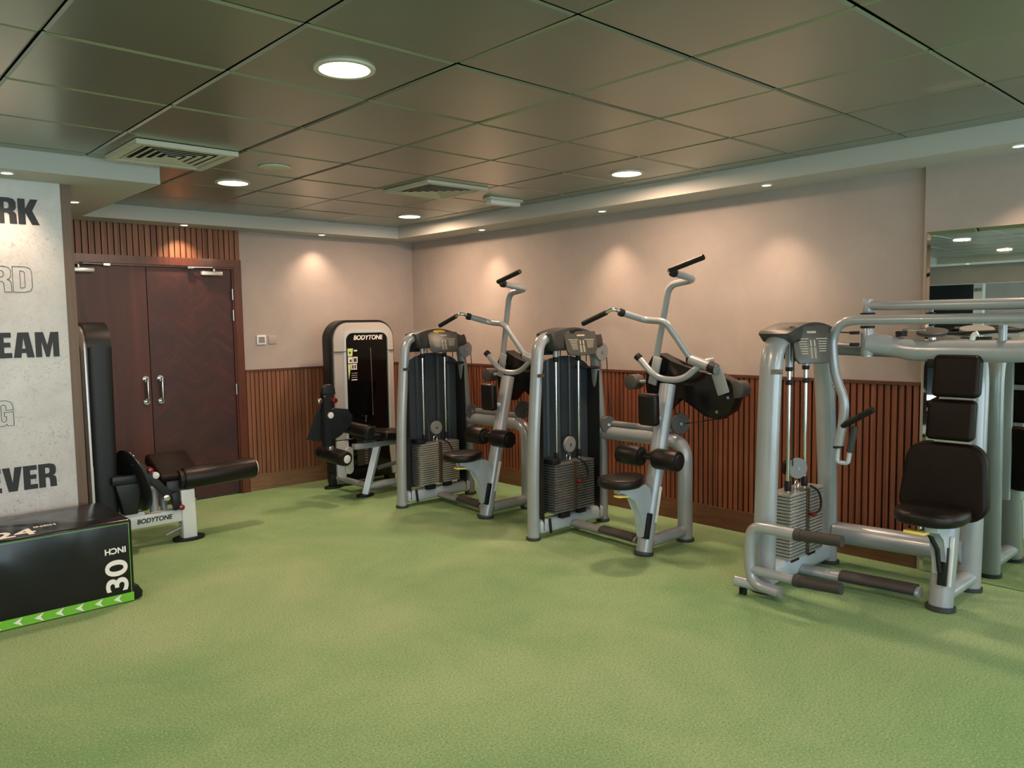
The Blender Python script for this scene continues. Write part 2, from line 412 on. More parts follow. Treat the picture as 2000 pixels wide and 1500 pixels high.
# dropped borders
tag(MB().box(-3.28, 0.3, -0.25, 0.3, HS, HC + 0.08).build('trim_1', 'soffit', smooth=0), 'dropped ceiling border over the door wall', None, None, STR)
tag(MB().box(-0.33, 0.3, RY0, -0.25, HS, HC + 0.08).build('trim_2', 'soffit', smooth=0), 'dropped ceiling border along the machine wall', None, None, STR)
tag(MB().box(RX0, -3.28, -2.0, 0.3, HS, HC + 0.08).build('trim_3', 'soffit', smooth=0), 'dropped ceiling border over the printed panel', None, None, STR)
tag(MB().box(RX0, -9.6, RY0, -2.0, HS, HC + 0.08).build('trim_4', 'soffit', smooth=0), 'dropped ceiling border at the far end, seen in the mirror', None, None, STR)
# walls
tag(MB().box(0.04, 0.3, -5.25, 0.3, 0, HS).box(0.0, 0.3, RY0, -5.25, 0, HS).build('wall_right', 'wall', smooth=0), 'taupe plaster wall behind the machines', None, None, STR)
tag(MB().box(-1.93, 0.3, 0.035, 0.3, 0, HS).box(-3.9, -1.93, 0.06, 0.3, 0, HS).build('wall_back', 'wall', smooth=0), 'taupe plaster wall with the double door', None, None, STR)
tag(MB().box(RX0, -3.72, -1.62, 0.3, 0, HS).build('wall_left', 'wall', smooth=0), 'wall block carrying the printed panel', None, None, STR)
fw = MB(); xs_ = [RX0 - 0.2] + [v for p in WINS for v in p] + [0.3]
for k in range(0, len(xs_), 2): fw.box(xs_[k], xs_[k + 1], RY0 - 0.2, RY0, 0, HC + 0.06)
for a, b in WINS: fw.box(a, b, RY0 - 0.2, RY0, 0, WZ0).box(a, b, RY0 - 0.2, RY0, WZ1, HC + 0.06)
tag(fw.build('wall_front', 'wall', smooth=0), 'window wall behind the viewer', None, None, STR)
for k, (a, b) in enumerate(WINS):
    f = MB()
    for x in (a, (a + b) / 2 - 0.03, b - 0.06): f.box(x, x + 0.06, RY0 - 0.12, RY0 - 0.06, WZ0, WZ1)
    f.box(a, b, RY0 - 0.12, RY0 - 0.06, WZ0, WZ0 + 0.06).box(a, b, RY0 - 0.12, RY0 - 0.06, WZ1 - 0.06, WZ1)
    tag(f.build('window_%d' % (k + 1), 'satin_black', smooth=0), 'dark framed window behind the viewer', None, None, STR)
fa = MB(); fa.box(RX0 - 0.3, RX0, RY0 - 0.2, 0.3, FZ, HC + 0.06).box(RX0 - 0.3, RX0, -0.9, 0.3, 0, FZ).box(RX0 - 0.3, RX0, RY0 - 0.2, -6.0, 0, FZ).box(RX0 - 1.4, RX0 - 1.2, RY0 - 0.2, -2.02, 0, 2.6).box(RX0 - 1.4, RX0 - 0.3, -6.2, -6.0, 0, 2.6)
tag(fa.build('wall_far', 'wall', smooth=0), 'far wall seen only in the mirror', None, None, STR)
tag(MB().box(RX0 - 1.4, RX0 - 1.2, -2.02, -0.8, 0, 2.6).box(RX0 - 1.2, RX0 - 0.3, -0.9, -0.85, 0, 2.6).build('trim_5', 'satin_black', smooth=0), 'black surfaces in the far recess, seen in the mirror', None, None, STR)  # back and side at one end of the recess, plain black
tag(MB().box(RX0 - 1.4, RX0 - 0.3, -6.2, -0.85, 2.35, 2.6).build('trim_10', 'soffit', smooth=0), 'pale ceiling of the far recess, seen in the mirror', None, None, STR)

# right-wall wainscot
def slats(axis, a0, a1, z0, z1, pitch, wdt, depth, face, name, m, lab, back=0.012, cap=True, step=0):
    s = MB(); n = int(round((a1 - a0) / pitch)); p = (a1 - a0) / n; q = MB()
    for i in range(n):
        c0 = a0 + p * (i + 0.5) - wdt / 2
        if axis == 'y': s.box(face, face + depth, c0, c0 + wdt, z0, z1)
        else: s.box(c0, c0 + wdt, face, face + depth, z0, z1)
    if axis == 'y': q.box(face + depth, face + depth + back, a0, a1, z0, z1)
    else: q.box(a0, a1, face + depth, face + depth + back, z0, z1)
    o = s.build(name, m, smooth=0); tag(o, lab, None, None, STR)
    b = q.build('backing', 'slat_back', o, smooth=0)
    if cap:
        k = MB()
        if axis == 'y': k.box(face - 0.006, face + depth + 0.02, a0, a1, z1, z1 + 0.020)
        else: k.box(a0, a1, face - 0.006, face + depth + 0.02, z1, z1 + 0.020)
        k.build('cap_rail', 'cap_wood', o, smooth=0)
    return o
slats('y', -5.245, 0.0, 0.155, 1.130, 0.0425, 0.030, 0.020, 0.005, 'trim_6', 'slat_red', 'slatted reddish wood wainscot behind the machines')
slats('x', -1.905, 0.0, 0.155, 1.130, 0.0425, 0.034, 0.016, 0.005, 'trim_7', 'slat', 'slatted brown wood wainscot beside the door')
slats('x', -3.72, -1.915, 2.165, HS, 0.0485, 0.040, 0.030, 0.0, 'trim_8', 'slat', 'slatted wood panel above the double door', cap=False)
tag(MB().box(0.0, 0.028, -5.245, 0.0, 0, 0.155).build('baseboard_right', 'base_red', smooth=0), 'reddish wood baseboard behind the machines', None, None, STR)
tag(MB().box(-1.905, 0.0, 0.0, 0.028, 0, 0.155).build('baseboard_back', 'base_wood', smooth=0), 'brown wood baseboard beside the door', None, None, STR)
# double door
DF = MB(); DF.box(-1.985, -1.915, -0.012, 0.06, 0, 2.165).box(-3.575, -3.505, -0.012, 0.06, 0, 2.165).box(-3.505, -1.985, -0.012, 0.06, 2.098, 2.165)
DF.box(-2.0, -1.985, 0.004, 0.06, 0, 2.098).box(-3.505, -3.49, 0.004, 0.06, 0, 2.098).box(-3.49, -2.0, 0.004, 0.06, 2.080, 2.098)
tag(DF.build('trim_9', 'frame_wood', smooth=0), 'reddish mahogany frame of the double door', None, None, STR)
dr = MB().box(-2.743, -2.002, 0.014, 0.058, 0.012, 2.078, 0.003).build('door_2', 'door_right', smooth=0, loc=(-2.37, 0, 0)); tag(dr, 'dark figured mahogany right leaf of the double door', None, None, STR)
dl = MB().box(-3.488, -2.747, 0.014, 0.058, 0.012, 2.078, 0.003).build('door_1', 'door_left', smooth=0, loc=(-3.1, 0, 0)); tag(dl, 'plain mahogany left leaf of the double door', None, None, STR)
for leaf, x in ((dr, -2.672), (dl, -2.792)):
    h = MB(); h.sweep([(x, 0.014, 0.925), (x, -0.045, 0.925), (x, -0.045, 1.12), (x, 0.014, 1.12)], 0.0105, fil=0.03)
    for z in (0.925, 1.12): h.cyl((x, 0.014, z), (x, 0.004, z), 0.026)
    h.build('door_handle', 'chrome', leaf)
def closer(leaf, x, s):
    m = MB(); m.obox((x, -0.012, 2.035), (0.19, 0.05, 0.038), (0, 0, 0), 0.008); m.build('door_closer', 'silver', leaf)
    a = MB(); a.cyl((x + 0.02 * s, -0.015, 2.052), (x + 0.02 * s, -0.015, 2.078), 0.012)
    a.sweep([(x + 0.02 * s, -0.02, 2.078), (x - 0.005 * s, -0.05, 2.088), (x - 0.17 * s, -0.018, 2.085)], 0.007, 0.004).obox((x - 0.19 * s, -0.02, 2.082), (0.05, 0.022, 0.018))
    a.build('closer_arm', 'steel', leaf)
closer(dr, -2.19, 1); closer(dl, -3.25, -1)
for z in (1.85, 1.66, 0.98, 0.25):
    MB().cyl((-2.0, 0.0, z - 0.05), (-2.0, 0.0, z + 0.05), 0.008).build('hinge', 'steel', dr)
# thermostat + blank plate
t = thing('thermostat', 'small white square thermostat with grey display on the plaster beside the door', 'thermostat', (-1.727, 0.035, 1.427))
MB().box(-1.772, -1.682, 0.020, 0.036, 1.382, 1.472, 0.004).build('housing', 'ring_white', t)
MB().box(-1.757, -1.697, 0.017, 0.022, 1.40, 1.457).build('display', 'pulley', t)
t = MB().box(-1.655, -1.575, 0.027, 0.036, 1.385, 1.465, 0.003).build('blank_plate', 'wall', loc=(-1.615, 0.03, 1.425))
tag(t, 'plaster coloured blank cover plate next to the white thermostat', 'wall plate')
# mirror
mr = thing('wall_mirror', 'large frameless wall mirror reflecting the back of the chest press', 'mirror', (0, -7.2, 1.0))
y0, y1, z0, z1, e = -9.2, -5.268, 0.004, 2.048, 0.022
g = MB(); g._add([(-0.011, y0, z0), (-0.011, y1 - e, z0), (-0.011, y1 - e, z1 - e), (-0.011, y0, z1 - e), (-0.002, y0, z0), (-0.002, y1 - e, z0), (-0.002, y1 - e, z1 - e), (-0.002, y0, z1 - e)],
    [(0, 1, 2, 3), (7, 6, 5, 4), (0, 4, 5, 1), (1, 5, 6, 2), (2, 6, 7, 3), (3, 7, 4, 0)])
g.build('mirror_glass', 'mirror', mr, smooth=0)
g = MB(); g._add([(-0.011, y1 - e, z0), (-0.005, y1, z0), (-0.005, y1, z1), (-0.011, y1 - e, z1 - e), (-0.011, y0, z1 - e), (-0.005, y0, z1), (-0.001, y1 - e, z0), (-0.001, y1, z0), (-0.001, y1, z1), (-0.001, y0, z1)],
    [(0, 1, 2, 3), (3, 2, 5, 4), (1, 7, 8, 2), (2, 8, 9, 5)])
g.build('bevelled_edge', 'mirror_edge', mr, smooth=0)

# printed panel
pn = thing('printed_wall_panel', 'grey concrete look wall panel with bold black motivational words', 'wall panel', (-4.6, -1.66, 1.2))
MB().box(-5.7, -3.755, -1.66, -1.62, 0.02, HS).build('board', 'concrete', pn, smooth=0)
MB().box(-3.755, -3.700, -1.664, -1.60, 0.0, HS).build('edge_strip', 'trim_wood', pn, smooth=0)
GL = {
 'R': (.67, [[(0,0),(0,1),(.42,1),(.58,.96),(.655,.84),(.655,.62),(.60,.52),(.53,.49),(.61,.45),(.655,.36),(.67,0),(.42,0),(.41,.34),(.36,.41),(.25,.41),(.25,0)], [(.25,.58),(.25,.83),(.35,.83),(.41,.78),(.41,.63),(.35,.58)]]),
 'K': (.73, [[(0,0),(0,1),(.25,1),(.25,.62),(.44,1),(.70,1),(.49,.55),(.73,0),(.46,0),(.25,.46),(.25,0)]]),
 'D': (.66, [[(0,0),(0,1),(.40,1),(.59,.95),(.66,.80),(.66,.20),(.59,.05),(.40,0)], [(.25,.17),(.25,.83),(.35,.83),(.41,.78),(.41,.22),(.35,.17)]]),
 'E': (.51, [[(0,0),(0,1),(.50,1),(.50,.80),(.25,.80),(.25,.61),(.47,.61),(.47,.42),(.25,.42),(.25,.20),(.51,.20),(.51,0)]]),
 'A': (.72, [[(0,0),(.17,1),(.55,1),(.72,0),(.46,0),(.44,.18),(.28,.18),(.26,0)], [(.30,.36),(.36,.78),(.42,.36)]]),
 'M': (.84, [[(0,0),(0,1),(.29,1),(.42,.48),(.55,1),(.84,1),(.84,0),(.62,0),(.62,.62),(.48,0),(.36,0),(.22,.62),(.22,0)]]),
 'G': (.66, [[(.66,.62),(.66,.78),(.58,.94),(.42,1),(.24,1),(.08,.94),(0,.78),(0,.22),(.08,.06),(.22,0),(.33,0),(.42,.07),(.45,0),(.66,0),(.66,.54),(.35,.54),(.35,.38),(.42,.38),(.42,.24),(.37,.17),(.29,.17),(.25,.22),(.25,.78),(.29,.83),(.38,.83),(.42,.78),(.42,.62)]]),
 'V': (.70, [[(0,1),(.26,1),(.35,.35),(.44,1),(.70,1),(.51,0),(.19,0)]]),
 'W': (.98, [[(0,1),(.23,1),(.30,.4),(.38,1),(.60,1),(.68,.4),(.75,1),(.98,1),(.85,0),(.56,0),(.49,.55),(.42,0),(.13,0)]]),
 'O': (.66, [[(.24,0),(.08,.06),(0,.2),(0,.8),(.08,.94),(.24,1),(.42,1),(.58,.94),(.66,.8),(.66,.2),(.58,.06),(.42,0)], [(.25,.22),(.25,.78),(.29,.83),(.37,.83),(.41,.78),(.41,.22),(.37,.17),(.29,.17)]]),
 'H': (.66, [[(0,0),(0,1),(.25,1),(.25,.61),(.41,.61),(.41,1),(.66,1),(.66,0),(.41,0),(.41,.42),(.25,.42),(.25,0)]]),
 'I': (.25, [[(0,0),(0,1),(.25,1),(.25,0)]]),
 'N': (.66, [[(0,0),(0,1),(.22,1),(.44,.5),(.44,1),(.66,1),(.66,0),(.44,0),(.22,.5),(.22,0)]]),
 'B': (.66, [[(0,0),(0,1),(.42,1),(.58,.95),(.64,.84),(.64,.64),(.56,.53),(.64,.45),(.66,.36),(.66,.18),(.59,.05),(.42,0)], [(.25,.60),(.25,.83),(.34,.83),(.39,.79),(.39,.64),(.34,.60)], [(.25,.17),(.25,.43),(.35,.43),(.41,.38),(.41,.22),(.35,.17)]])}
def word(name, body, h, xr, y, z, m, parent, outline=0.0, gap=0.045):
    """heavy condensed capitals standing on a wall that faces -y, right edge at xr"""
    wtot = sum(GL[c][0] for c in body) * h + gap * h * (len(body) - 1); x = -wtot
    cu = D.curves.new('lettering', 'CURVE'); cu.dimensions = '2D'
    if outline: cu.fill_mode = 'NONE'; cu.bevel_depth = outline; cu.bevel_resolution = 0
    else: cu.fill_mode = 'BOTH'; cu.extrude = 0.0008
    for ch in body:
        wd, loops = GL[ch]
        for lp in loops:
            sp_ = cu.splines.new('POLY'); sp_.points.add(len(lp) - 1); sp_.use_cyclic_u = True
            for k, (a, b) in enumerate(lp): sp_.points[k].co = (x + a * h, b * h, 0, 1)
        x += (wd + gap) * h
    ob = D.objects.new('lettering', cu); COL.objects.link(ob); bpy.context.view_layer.update()
    me = D.meshes.new_from_object(ob.evaluated_get(bpy.context.evaluated_depsgraph_get())); D.objects.remove(ob)
    me.materials.clear(); me.materials.append(M[m])
    o = D.objects.new(name, me); COL.objects.link(o); o.location = Vector((xr, y, z)) - world_loc(parent); o.rotation_euler = (PI / 2, 0, 0); o.parent = parent
    return o
for body, z, xr, out in (('WORK', 2.176, -3.873, 0), ('HARD', 1.778, -3.932, 1), ('DREAM', 1.390, -3.810, 0), ('BIG', 0.991, -4.071, 1), ('NEVER', 0.598, -3.866, 0)):
    word('lettering', body, 0.143 if body == 'NEVER' else 0.150, xr, -1.6615, z, 'ink', pn, 0.0014 if out else 0.0)

# slim white column with a word, far in the room (mirror only)
CX, CY = RX0 - 0.62, -2.27
cw = thing('slim_white_column', 'slim white printed column seen only in the mirror above the chest press', 'column', (CX, CY, 0))
MB().box(CX - 0.07, CX + 0.07, CY - 0.075, CY + 0.075, 0, 2.35).build('shaft', 'ring_white', cw, smooth=0)
text('lettering', 'WORK', 0.085, (CX + 0.0705, CY + 0.070, 1.985), (PI / 2, 0, PI / 2), 'ink', cw, bold=0.002, xs=0.48)

# ================================================================== CEILING FITTINGS
def lamp_light(name, loc, kind, power, **k):
    l = D.lights.new(name, kind); l.energy = power; l.color = WARM
    for a, b in k.items(): setattr(l, a, b)
    o = D.objects.new(name, l); COL.objects.link(o); o.location = loc; return o
LAMPS = [(-3.369, -4.334, 'large round warm downlight nearest the viewer'), (-2.704, -1.734, 'round warm downlight beside the door end air grille'),
         (-0.747, -1.05, 'small round warm downlight near the room corner'), (-0.793, -3.635, 'round warm downlight above the front pull-down machine'),
         (-6.23, -3.46, 'round warm downlight seen in the mirror, the nearer one'), (-8.5, -3.32, 'round warm downlight seen in the mirror, the farther one')]
for x, y, lab in LAMPS:
    t = thing('downlight', lab, 'ceiling light', (x, y, HC), 'round downlights in the tile ceiling')
    n = 40; o_ = [(x + 0.118 * math.cos(2 * PI * i / n), y + 0.118 * math.sin(2 * PI * i / n)) for i in range(n)]; i_ = [(x + 0.098 * math.cos(2 * PI * i / n), y + 0.098 * math.sin(2 * PI * i / n)) for i in range(n)]
    MB().ring(o_, i_, 'z', HC - 0.009, HC).build('bezel', 'ceil_white', t)
    MB().cyl((x, y, HC - 0.006), (x, y, HC - 0.002), 0.098, 40).build('lens', 'lamp', t)
    lo = lamp_light('downlight_bulb', (x, y, HC - 0.02), 'AREA', 28, shape='DISK', size=0.19)
for x, y in ((-3.2, -7.2), (-5.6, -8.2), (-8.0, -6.4), (-1.0, -8.4)):  # unseen downlights added to brighten the room
    t = thing('downlight', 'unseen round warm downlight added behind the viewer for more light', 'ceiling light', (x, y, HC), 'unseen downlights added for more light')
    MB().cyl((x, y, HC - 0.009), (x, y, HC), 0.118, 32).build('lens', 'lamp', t)
    lamp_light('downlight_bulb', (x, y, HC - 0.02), 'AREA', 28, shape='DISK', size=0.19)
SP = [(-4.065, -1.871, 'recessed spot in front of the printed panel', 16), (-3.509, -0.97, 'recessed spot beside the wood edge of the printed panel', 5), (-2.464, -0.15, 'recessed spot above the double door', 22),
      (-1.152, -0.15, 'recessed spot above the thermostat wall', 16), (-0.14, -1.358, 'recessed spot in the machine wall border, the one nearest the room corner', 26),
      (-0.16, -2.867, 'recessed spot above the front pull-down machine wall', 30), (-0.20, -4.33, 'recessed spot between pull-down and chest press', 30), (-0.22, -5.786, 'recessed spot above the mirror', 30), (-9.85, -2.4, 'recessed spot at the far end seen in the mirror', 30)]
for x, y, lab, pw in SP:
    t = thing('recessed_spot', lab, 'spotlight', (x, y, HS), 'small recessed spots in the dropped border')
    n = 24; o_ = [(x + 0.040 * math.cos(2 * PI * i / n), y + 0.040 * math.sin(2 * PI * i / n)) for i in range(n)]; i_ = [(x + 0.028 * math.cos(2 * PI * i / n), y + 0.028 * math.sin(2 * PI * i / n)) for i in range(n)]
    MB().ring(o_, i_, 'z', HS - 0.005, HS).build('bezel', 'ring_white', t)
    MB().cyl((x, y, HS - 0.004), (x, y, HS - 0.001), 0.028, n).build('lens', 'spot_lamp', t)
    lo = lamp_light('spot_bulb', (x, y, HS - 0.012), 'SPOT', pw * 1.6, spot_size=math.radians(100), spot_blend=0.9, shadow_soft_size=0.025)
    if x > -0.3: lo.rotation_euler = (0, -math.radians(-8), 0)
    elif y > -0.3: lo.rotation_euler = (math.radians(8), 0, 0)
    elif y > -2.0 and x < -4: lo.rotation_euler = (math.radians(8), 0, 0)
def vent(x, y, lab, tilt=0.0):
    t = thing('air_grille', lab, 'air vent', (x, y, HC), 'square four-way air grilles')
    h = 0.275; m = MB()
    sq = lambda r: [(x - r, y - r), (x + r, y - r), (x + r, y + r), (x - r, y + r)]
    m.ring(sq(h), sq(h - 0.045), 'z', HC - 0.024 - tilt, HC - 0.003); m.build('frame', 'ceil_white', t, smooth=0)
    MB().box(x - h + 0.04, x + h - 0.04, y - h + 0.04, y + h - 0.04, HC - 0.004, HC - 0.001).build('duct_shade', 'void', t, smooth=0)  # thin black sheet standing in for the shade of the duct
    m = MB()
    for k in range(5):
        r = 0.216 - k * 0.043; r2 = r - 0.019
        o4, i4 = sq(r), sq(r2); n = 4
        vs = [(p[0], p[1], HC - 0.0235) for p in o4] + [(p[0], p[1], HC - 0.0195) for p in i4] + [(p[0], p[1], HC - 0.0215) for p in o4] + [(p[0], p[1], HC - 0.0175) for p in i4]
        fs = []
        for i in range(4):
            j = (i + 1) % 4; fs += [(i, j, 4 + j, 4 + i), (8 + i, 12 + i, 12 + j, 8 + j), (4 + i, 4 + j, 12 + j, 12 + i), (i, 8 + i, 8 + j, j)]
        m._add(vs, fs)
    m.build('louvres', 'ceil_white', t, smooth=0)
vent(-3.348, -2.40, 'cream square air grille over the door end, its corner drooping', 0.004)
vent(-1.45, -2.375, 'cream square air grille near the emergency light')
t = thing('emergency_light', 'small white rectangular emergency light on the ceiling tiles', 'emergency light', (-0.74, -2.33, HC))
MB().obox((-0.74, -2.33, HC - 0.012), (0.34, 0.10, 0.024), (0, 0, -0.03), 0.006).build('base', 'ceil_white', t)
MB().obox((-0.74, -2.33, HC - 0.04), (0.31, 0.075, 0.034), (0, 0, -0.03), 0.010).build('diffuser', 'ring_white', t)
t = MB().cyl((-2.718, -2.398, HC), (-2.718, -2.398, HC - 0.010), 0.10, 40, 0.004).build('ceiling_speaker', 'ceil_white', loc=(-2.718, -2.398, HC))
tag(t, 'round flat cream loudspeaker cover between the grille and a downlight', 'speaker')

# ================================================================== shared machine pieces
def pulley(parent, c, r, m='pulley', axis=(0, 1, 0), th=0.024, bolt=True):
    a = Vector(axis).normalized(); C = Vector(c)
    o = MB().lathe(C - a * th / 2, a, [(0, r * 0.96), (0.003, r), (th * 0.35, r), (th * 0.5, r * 0.93), (th * 0.65, r), (th - 0.003, r), (th, r * 0.96)], 36).build('pulley_wheel', m, parent)
    if bolt: MB().cyl(C - a * (th / 2 + 0.005), C + a * (th / 2 + 0.005), 0.010, 12).build('bolt', 'steel', o)
    return o
def stack(parent, x0, x1, y0, y1, z0, n, pitch, m, slot=True):
    for k in range(n):
        MB().box(x0, x1, y0, y1, z0 + k * pitch, z0 + k * pitch + pitch * 0.74, 0.0018, 1).build('weight_plate', m, parent)
    xm = (x0 + x1) / 2; zt = z0 + n * pitch
    MB().box(xm - 0.020, xm + 0.020, y0 - 0.004, y0 + 0.01, z0, zt).build('selector_strip', 'strip', parent)
    h = MB()
    for k in range(n): h.cyl((xm, y0 - 0.006, z0 + k * pitch + pitch * 0.4), (xm, y0 - 0.002, z0 + k * pitch + pitch * 0.4), 0.0045, 8)
    h.build('pin_holes', 'matte_black', parent)
    hk = MB(); hk.sweep([(xm - 0.02, (y0 + y1) / 2, zt), (xm - 0.025, (y0 + y1) / 2, zt + 0.04), (xm, (y0 + y1) / 2, zt + 0.055), (xm + 0.02, (y0 + y1) / 2, zt + 0.03), (xm + 0.01, (y0 + y1) / 2, zt)], 0.005, fil=0.02)
    hk.build('hook', 'chrome', parent)
    cd = MB(); cd.sweep([(xm + 0.02, y0 - 0.005, zt + 0.02), (xm + 0.07, y0 - 0.03, zt - 0.01), (xm + 0.11, y0 - 0.03, zt - 0.08), (xm + 0.10, y0 - 0.03, zt - 0.14), (xm + 0.04, y0 - 0.02, zt - 0.15)], 0.0065, fil=0.05, seg=10)
    cd.build('pin_cord', 'rubber', parent)
    MB().cyl((xm + 0.015, y0 - 0.004, zt - 0.15), (xm + 0.015, y0 - 0.045, zt - 0.15), 0.011, 16, 0.003).cyl((xm + 0.03, y0 - 0.02, zt - 0.15), (xm + 0.05, y0 - 0.02, zt - 0.15), 0.009, 12).build('selector_pin', 'red', parent)
    return zt
def placard(parent, cx, y, cz, wd, ht, tilt, yaw=0.0):
    """graphite instruction plate, its printed diagram a sub-part"""
    import mathutils
    b2 = MB(); P = [(-wd / 2, ht / 2), (wd / 2, ht / 2), (wd / 2 * 0.98, -ht * 0.25), (wd / 2 * 0.80, -ht / 2), (-wd / 2 * 0.72, -ht / 2), (-wd / 2 * 0.90, -ht * 0.35)]
    b2.prism(P, 'y', -0.008, 0.008, 0.003)
    R = Matrix.Rotation(yaw, 4, 'Z') @ Matrix.Rotation(tilt, 4, 'X')
    for v in b2.bm.verts: v.co = R @ v.co + Vector((cx, y, cz))
    o = b2.build('placard', 'screen', parent)
    k = MB()
    def q(x0, x1, z0, z1): k.box(x0 * wd, x1 * wd, -0.0100, -0.0092, z0 * ht, z1 * ht)
    q(-0.10, 0.14, 0.30, 0.36); q(-0.38, -0.08, 0.14, 0.165); q(0.12, 0.42, 0.14, 0.165)
    for r in range(6):
        z = 0.07 - r * 0.065; q(-0.34 + r * 0.01, -0.12, z, z + 0.022)
        if r < 5: q(0.18, 0.40 - r * 0.01, z, z + 0.022)
    for x in (-0.04, 0.06): q(x, x + 0.035, -0.05, 0.12); q(x - 0.01, x + 0.01, -0.38, -0.08); q(x + 0.025, x + 0.04, -0.38, -0.08)
    for v in k.bm.verts: v.co = R @ v.co + Vector((cx, y, cz))
    k.build('placard_print', 'screen_ink', o, smooth=0)
    return o
PLX = -0.755

# ================================================================== PULL-DOWN MACHINE (two alike)
def pulldown():
    t = thing('pulldown_machine', 'silver grey pull-down machine, the front of the two alike, with dark weight plates', 'gym machine', (-0.8, -3.45, 0), 'pull-down machines side by side along the wall')
    Y = -3.09
    # tower columns
    MB().sweep([(-1.188, Y, 0.012), (-1.186, Y, 0.35), (-1.172, Y, 0.75), (-1.135, Y, 1.20), (-1.115, Y, 1.425), (-0.95, Y, 1.452)], 0.040, 0.047, ref=(1, 0, 0), fil=0.14, seg=24).build('front_column', 'alu', t)
    MB().sweep([(-0.435, Y, 0.012), (-0.435, Y, 0.60), (-0.455, Y, 0.80), (-0.505, Y, 1.25), (-0.535, Y, 1.41), (-0.68, Y, 1.44)], 0.037, 0.045, ref=(1, 0, 0), fil=0.12, seg=24).build('rear_column', 'alu_dull', t)
    for x in (-1.188, -0.435): MB().cyl((x, Y, 0), (x, Y, 0.022), 0.053, 24, 0.004).build('foot_cap', 'foot', t)
    MB().box(-1.15, -0.46, Y - 0.045, Y + 0.045, 0.035, 0.135, 0.028, 4).build('base_beam', 'alu_light', t)
    # guard sheet behind the stack, with folded flaps
    pts = []; top = []
    X0, X1 = -1.075, -0.495
    g = MB(); n = 46; prof = []
    for i in range(n + 1):
        u = i / n; x = X0 + (X1 - X0) * u; ph = (u * 5.0) % 1.0
        dy = 0.012 if ph < 0.12 or ph > 0.88 else 0.0
        zt = 1.215 + 0.085 * (1 - abs(2 * u - 1) ** 2.2)
        prof.append((x, Y + 0.075 + dy, zt))
    vs = [(x, y, 0.145) for x, y, z in prof] + [(x, y, z) for x, y, z in prof] + [(x, y + 0.012, 0.145) for x, y, z in prof] + [(x, y + 0.012, z) for x, y, z in prof]
    k = n + 1; fs = []
    for i in range(n): fs += [(i, i + 1, k + i + 1, k + i), (2 * k + i, 3 * k + i, 3 * k + i + 1, 2 * k + i + 1), (k + i, k + i + 1, 3 * k + i + 1, 3 * k + i), (i, 2 * k + i, 2 * k + i + 1, i + 1)]
    fs += [(0, k, 3 * k, 2 * k), (n, 2 * k + n, 3 * k + n, k + n)]
    g._add(vs, fs); g.build('weight_guard', 'guard', t, 25)
    for x, xx, zt in ((X0, -1.118, 1.235), (X1 - 0.01, -0.515, 1.20)):
        f = MB(); f._add([(x, Y + 0.085, 0.10), (xx, Y - 0.045, 0.06), (xx, Y - 0.045, zt - 0.02), (x, Y + 0.085, zt), (x - 0.01, Y + 0.09, 0.10), (xx - 0.008, Y - 0.045, 0.06), (xx - 0.008, Y - 0.045, zt - 0.02), (x - 0.01, Y + 0.09, zt)],
            [(0, 1, 2, 3), (7, 6, 5, 4), (0, 4, 5, 1), (1, 5, 6, 2), (2, 6, 7, 3), (3, 7, 4, 0)])
        f.build('guard_flap', 'guard_dark', t, smooth=0)
    MB().obox((-1.07, Y - 0.055, 0.09), (0.02, 0.012, 0.11), (0, -0.12, 0), 0.004).build('guard_tab', 'guard_dark', t)
    MB().sweep([(-0.70, Y + 0.02, 1.215), (-0.56, Y - 0.03, 1.205), (-0.53, Y - 0.06, 1.205)], 0.010, seg=10).build('guard_peg', 'rubber', t)
    # guide rods with collars
    for x in (-0.940, -0.700):
        r = MB(); r.cyl((x, Y, 0.14), (x, Y, 1.34), 0.0105, 16); o = r.build('guide_rod', 'chrome', t)
        MB().cyl((x, Y, 1.30), (x, Y, 1.46), 0.021, 20).build('rod_sleeve', 'alu', o)
        MB().cyl((x, Y, 1.262), (x, Y, 1.302), 0.020, 20, 0.004).build('rod_collar', 'rubber', o)
        MB().cyl((x, Y, 0.545), (x, Y, 0.60), 0.017, 16, 0.003).build('rod_bushing', 'rubber', o)
    for x in (-0.88, -0.80, -0.775, -0.60): MB().cyl((x, Y + 0.01, 0.70 if x < -0.79 else 1.25), (x, Y + 0.01, 1.42), 0.0035, 8).build('cable', 'rubber', t)
    zt = stack(t, -1.035, -0.615, Y - 0.075, Y + 0.055, 0.170, 19, 0.0190, 'plate_dark')
    MB().box(-1.06, -0.98, Y - 0.08, Y + 0.03, zt, zt + 0.035, 0.004).build('stack_block', 'guard_dark', t)
    MB().box(-0.97, -0.88, Y - 0.075, Y - 0.03, 0.125, 0.165, 0.004).box(-0.78, -0.70, Y - 0.07, Y - 0.03, 0.13, 0.17, 0.004).build('stack_bumper', 'rubber', t)
    pulley(t, (-0.825, Y - 0.02, 0.650), 0.058)
    # hood
    hp = []
    for i in range(17):
        u = i / 16; x = -1.065 + 0.555 * u; hp.append((x, 1.462 + 0.062 * math.sin(PI * min(1, u * 1.02 + 0.03)) - 0.03 * u))
    hp += [(-0.50, 1.37), (-0.56, 1.35), (-1.0, 1.345), (-1.03, 1.38)]
    MB().prism(hp, 'y', Y - 0.085, Y + 0.085, 0.022).build('hood', 'hood', t)
    MB().box(-1.06, -0.88, Y + 0.03, Y + 0.075, 1.315, 1.40, 0.012).build('hood_inner_box', 'rubber', t)
    p = placard(t, -0.81, Y - 0.125, 1.395, 0.275, 0.175, math.radians(-14), math.radians(-14))
    n = 28
    MB().prism([(-0.825 + 0.060 * math.cos(2 * PI * i / n), 1.484 + 0.015 * math.sin(2 * PI * i / n)) for i in range(n)], 'y', Y - 0.104, Y - 0.082, 0.001).build('badge', 'guard_dark', t)
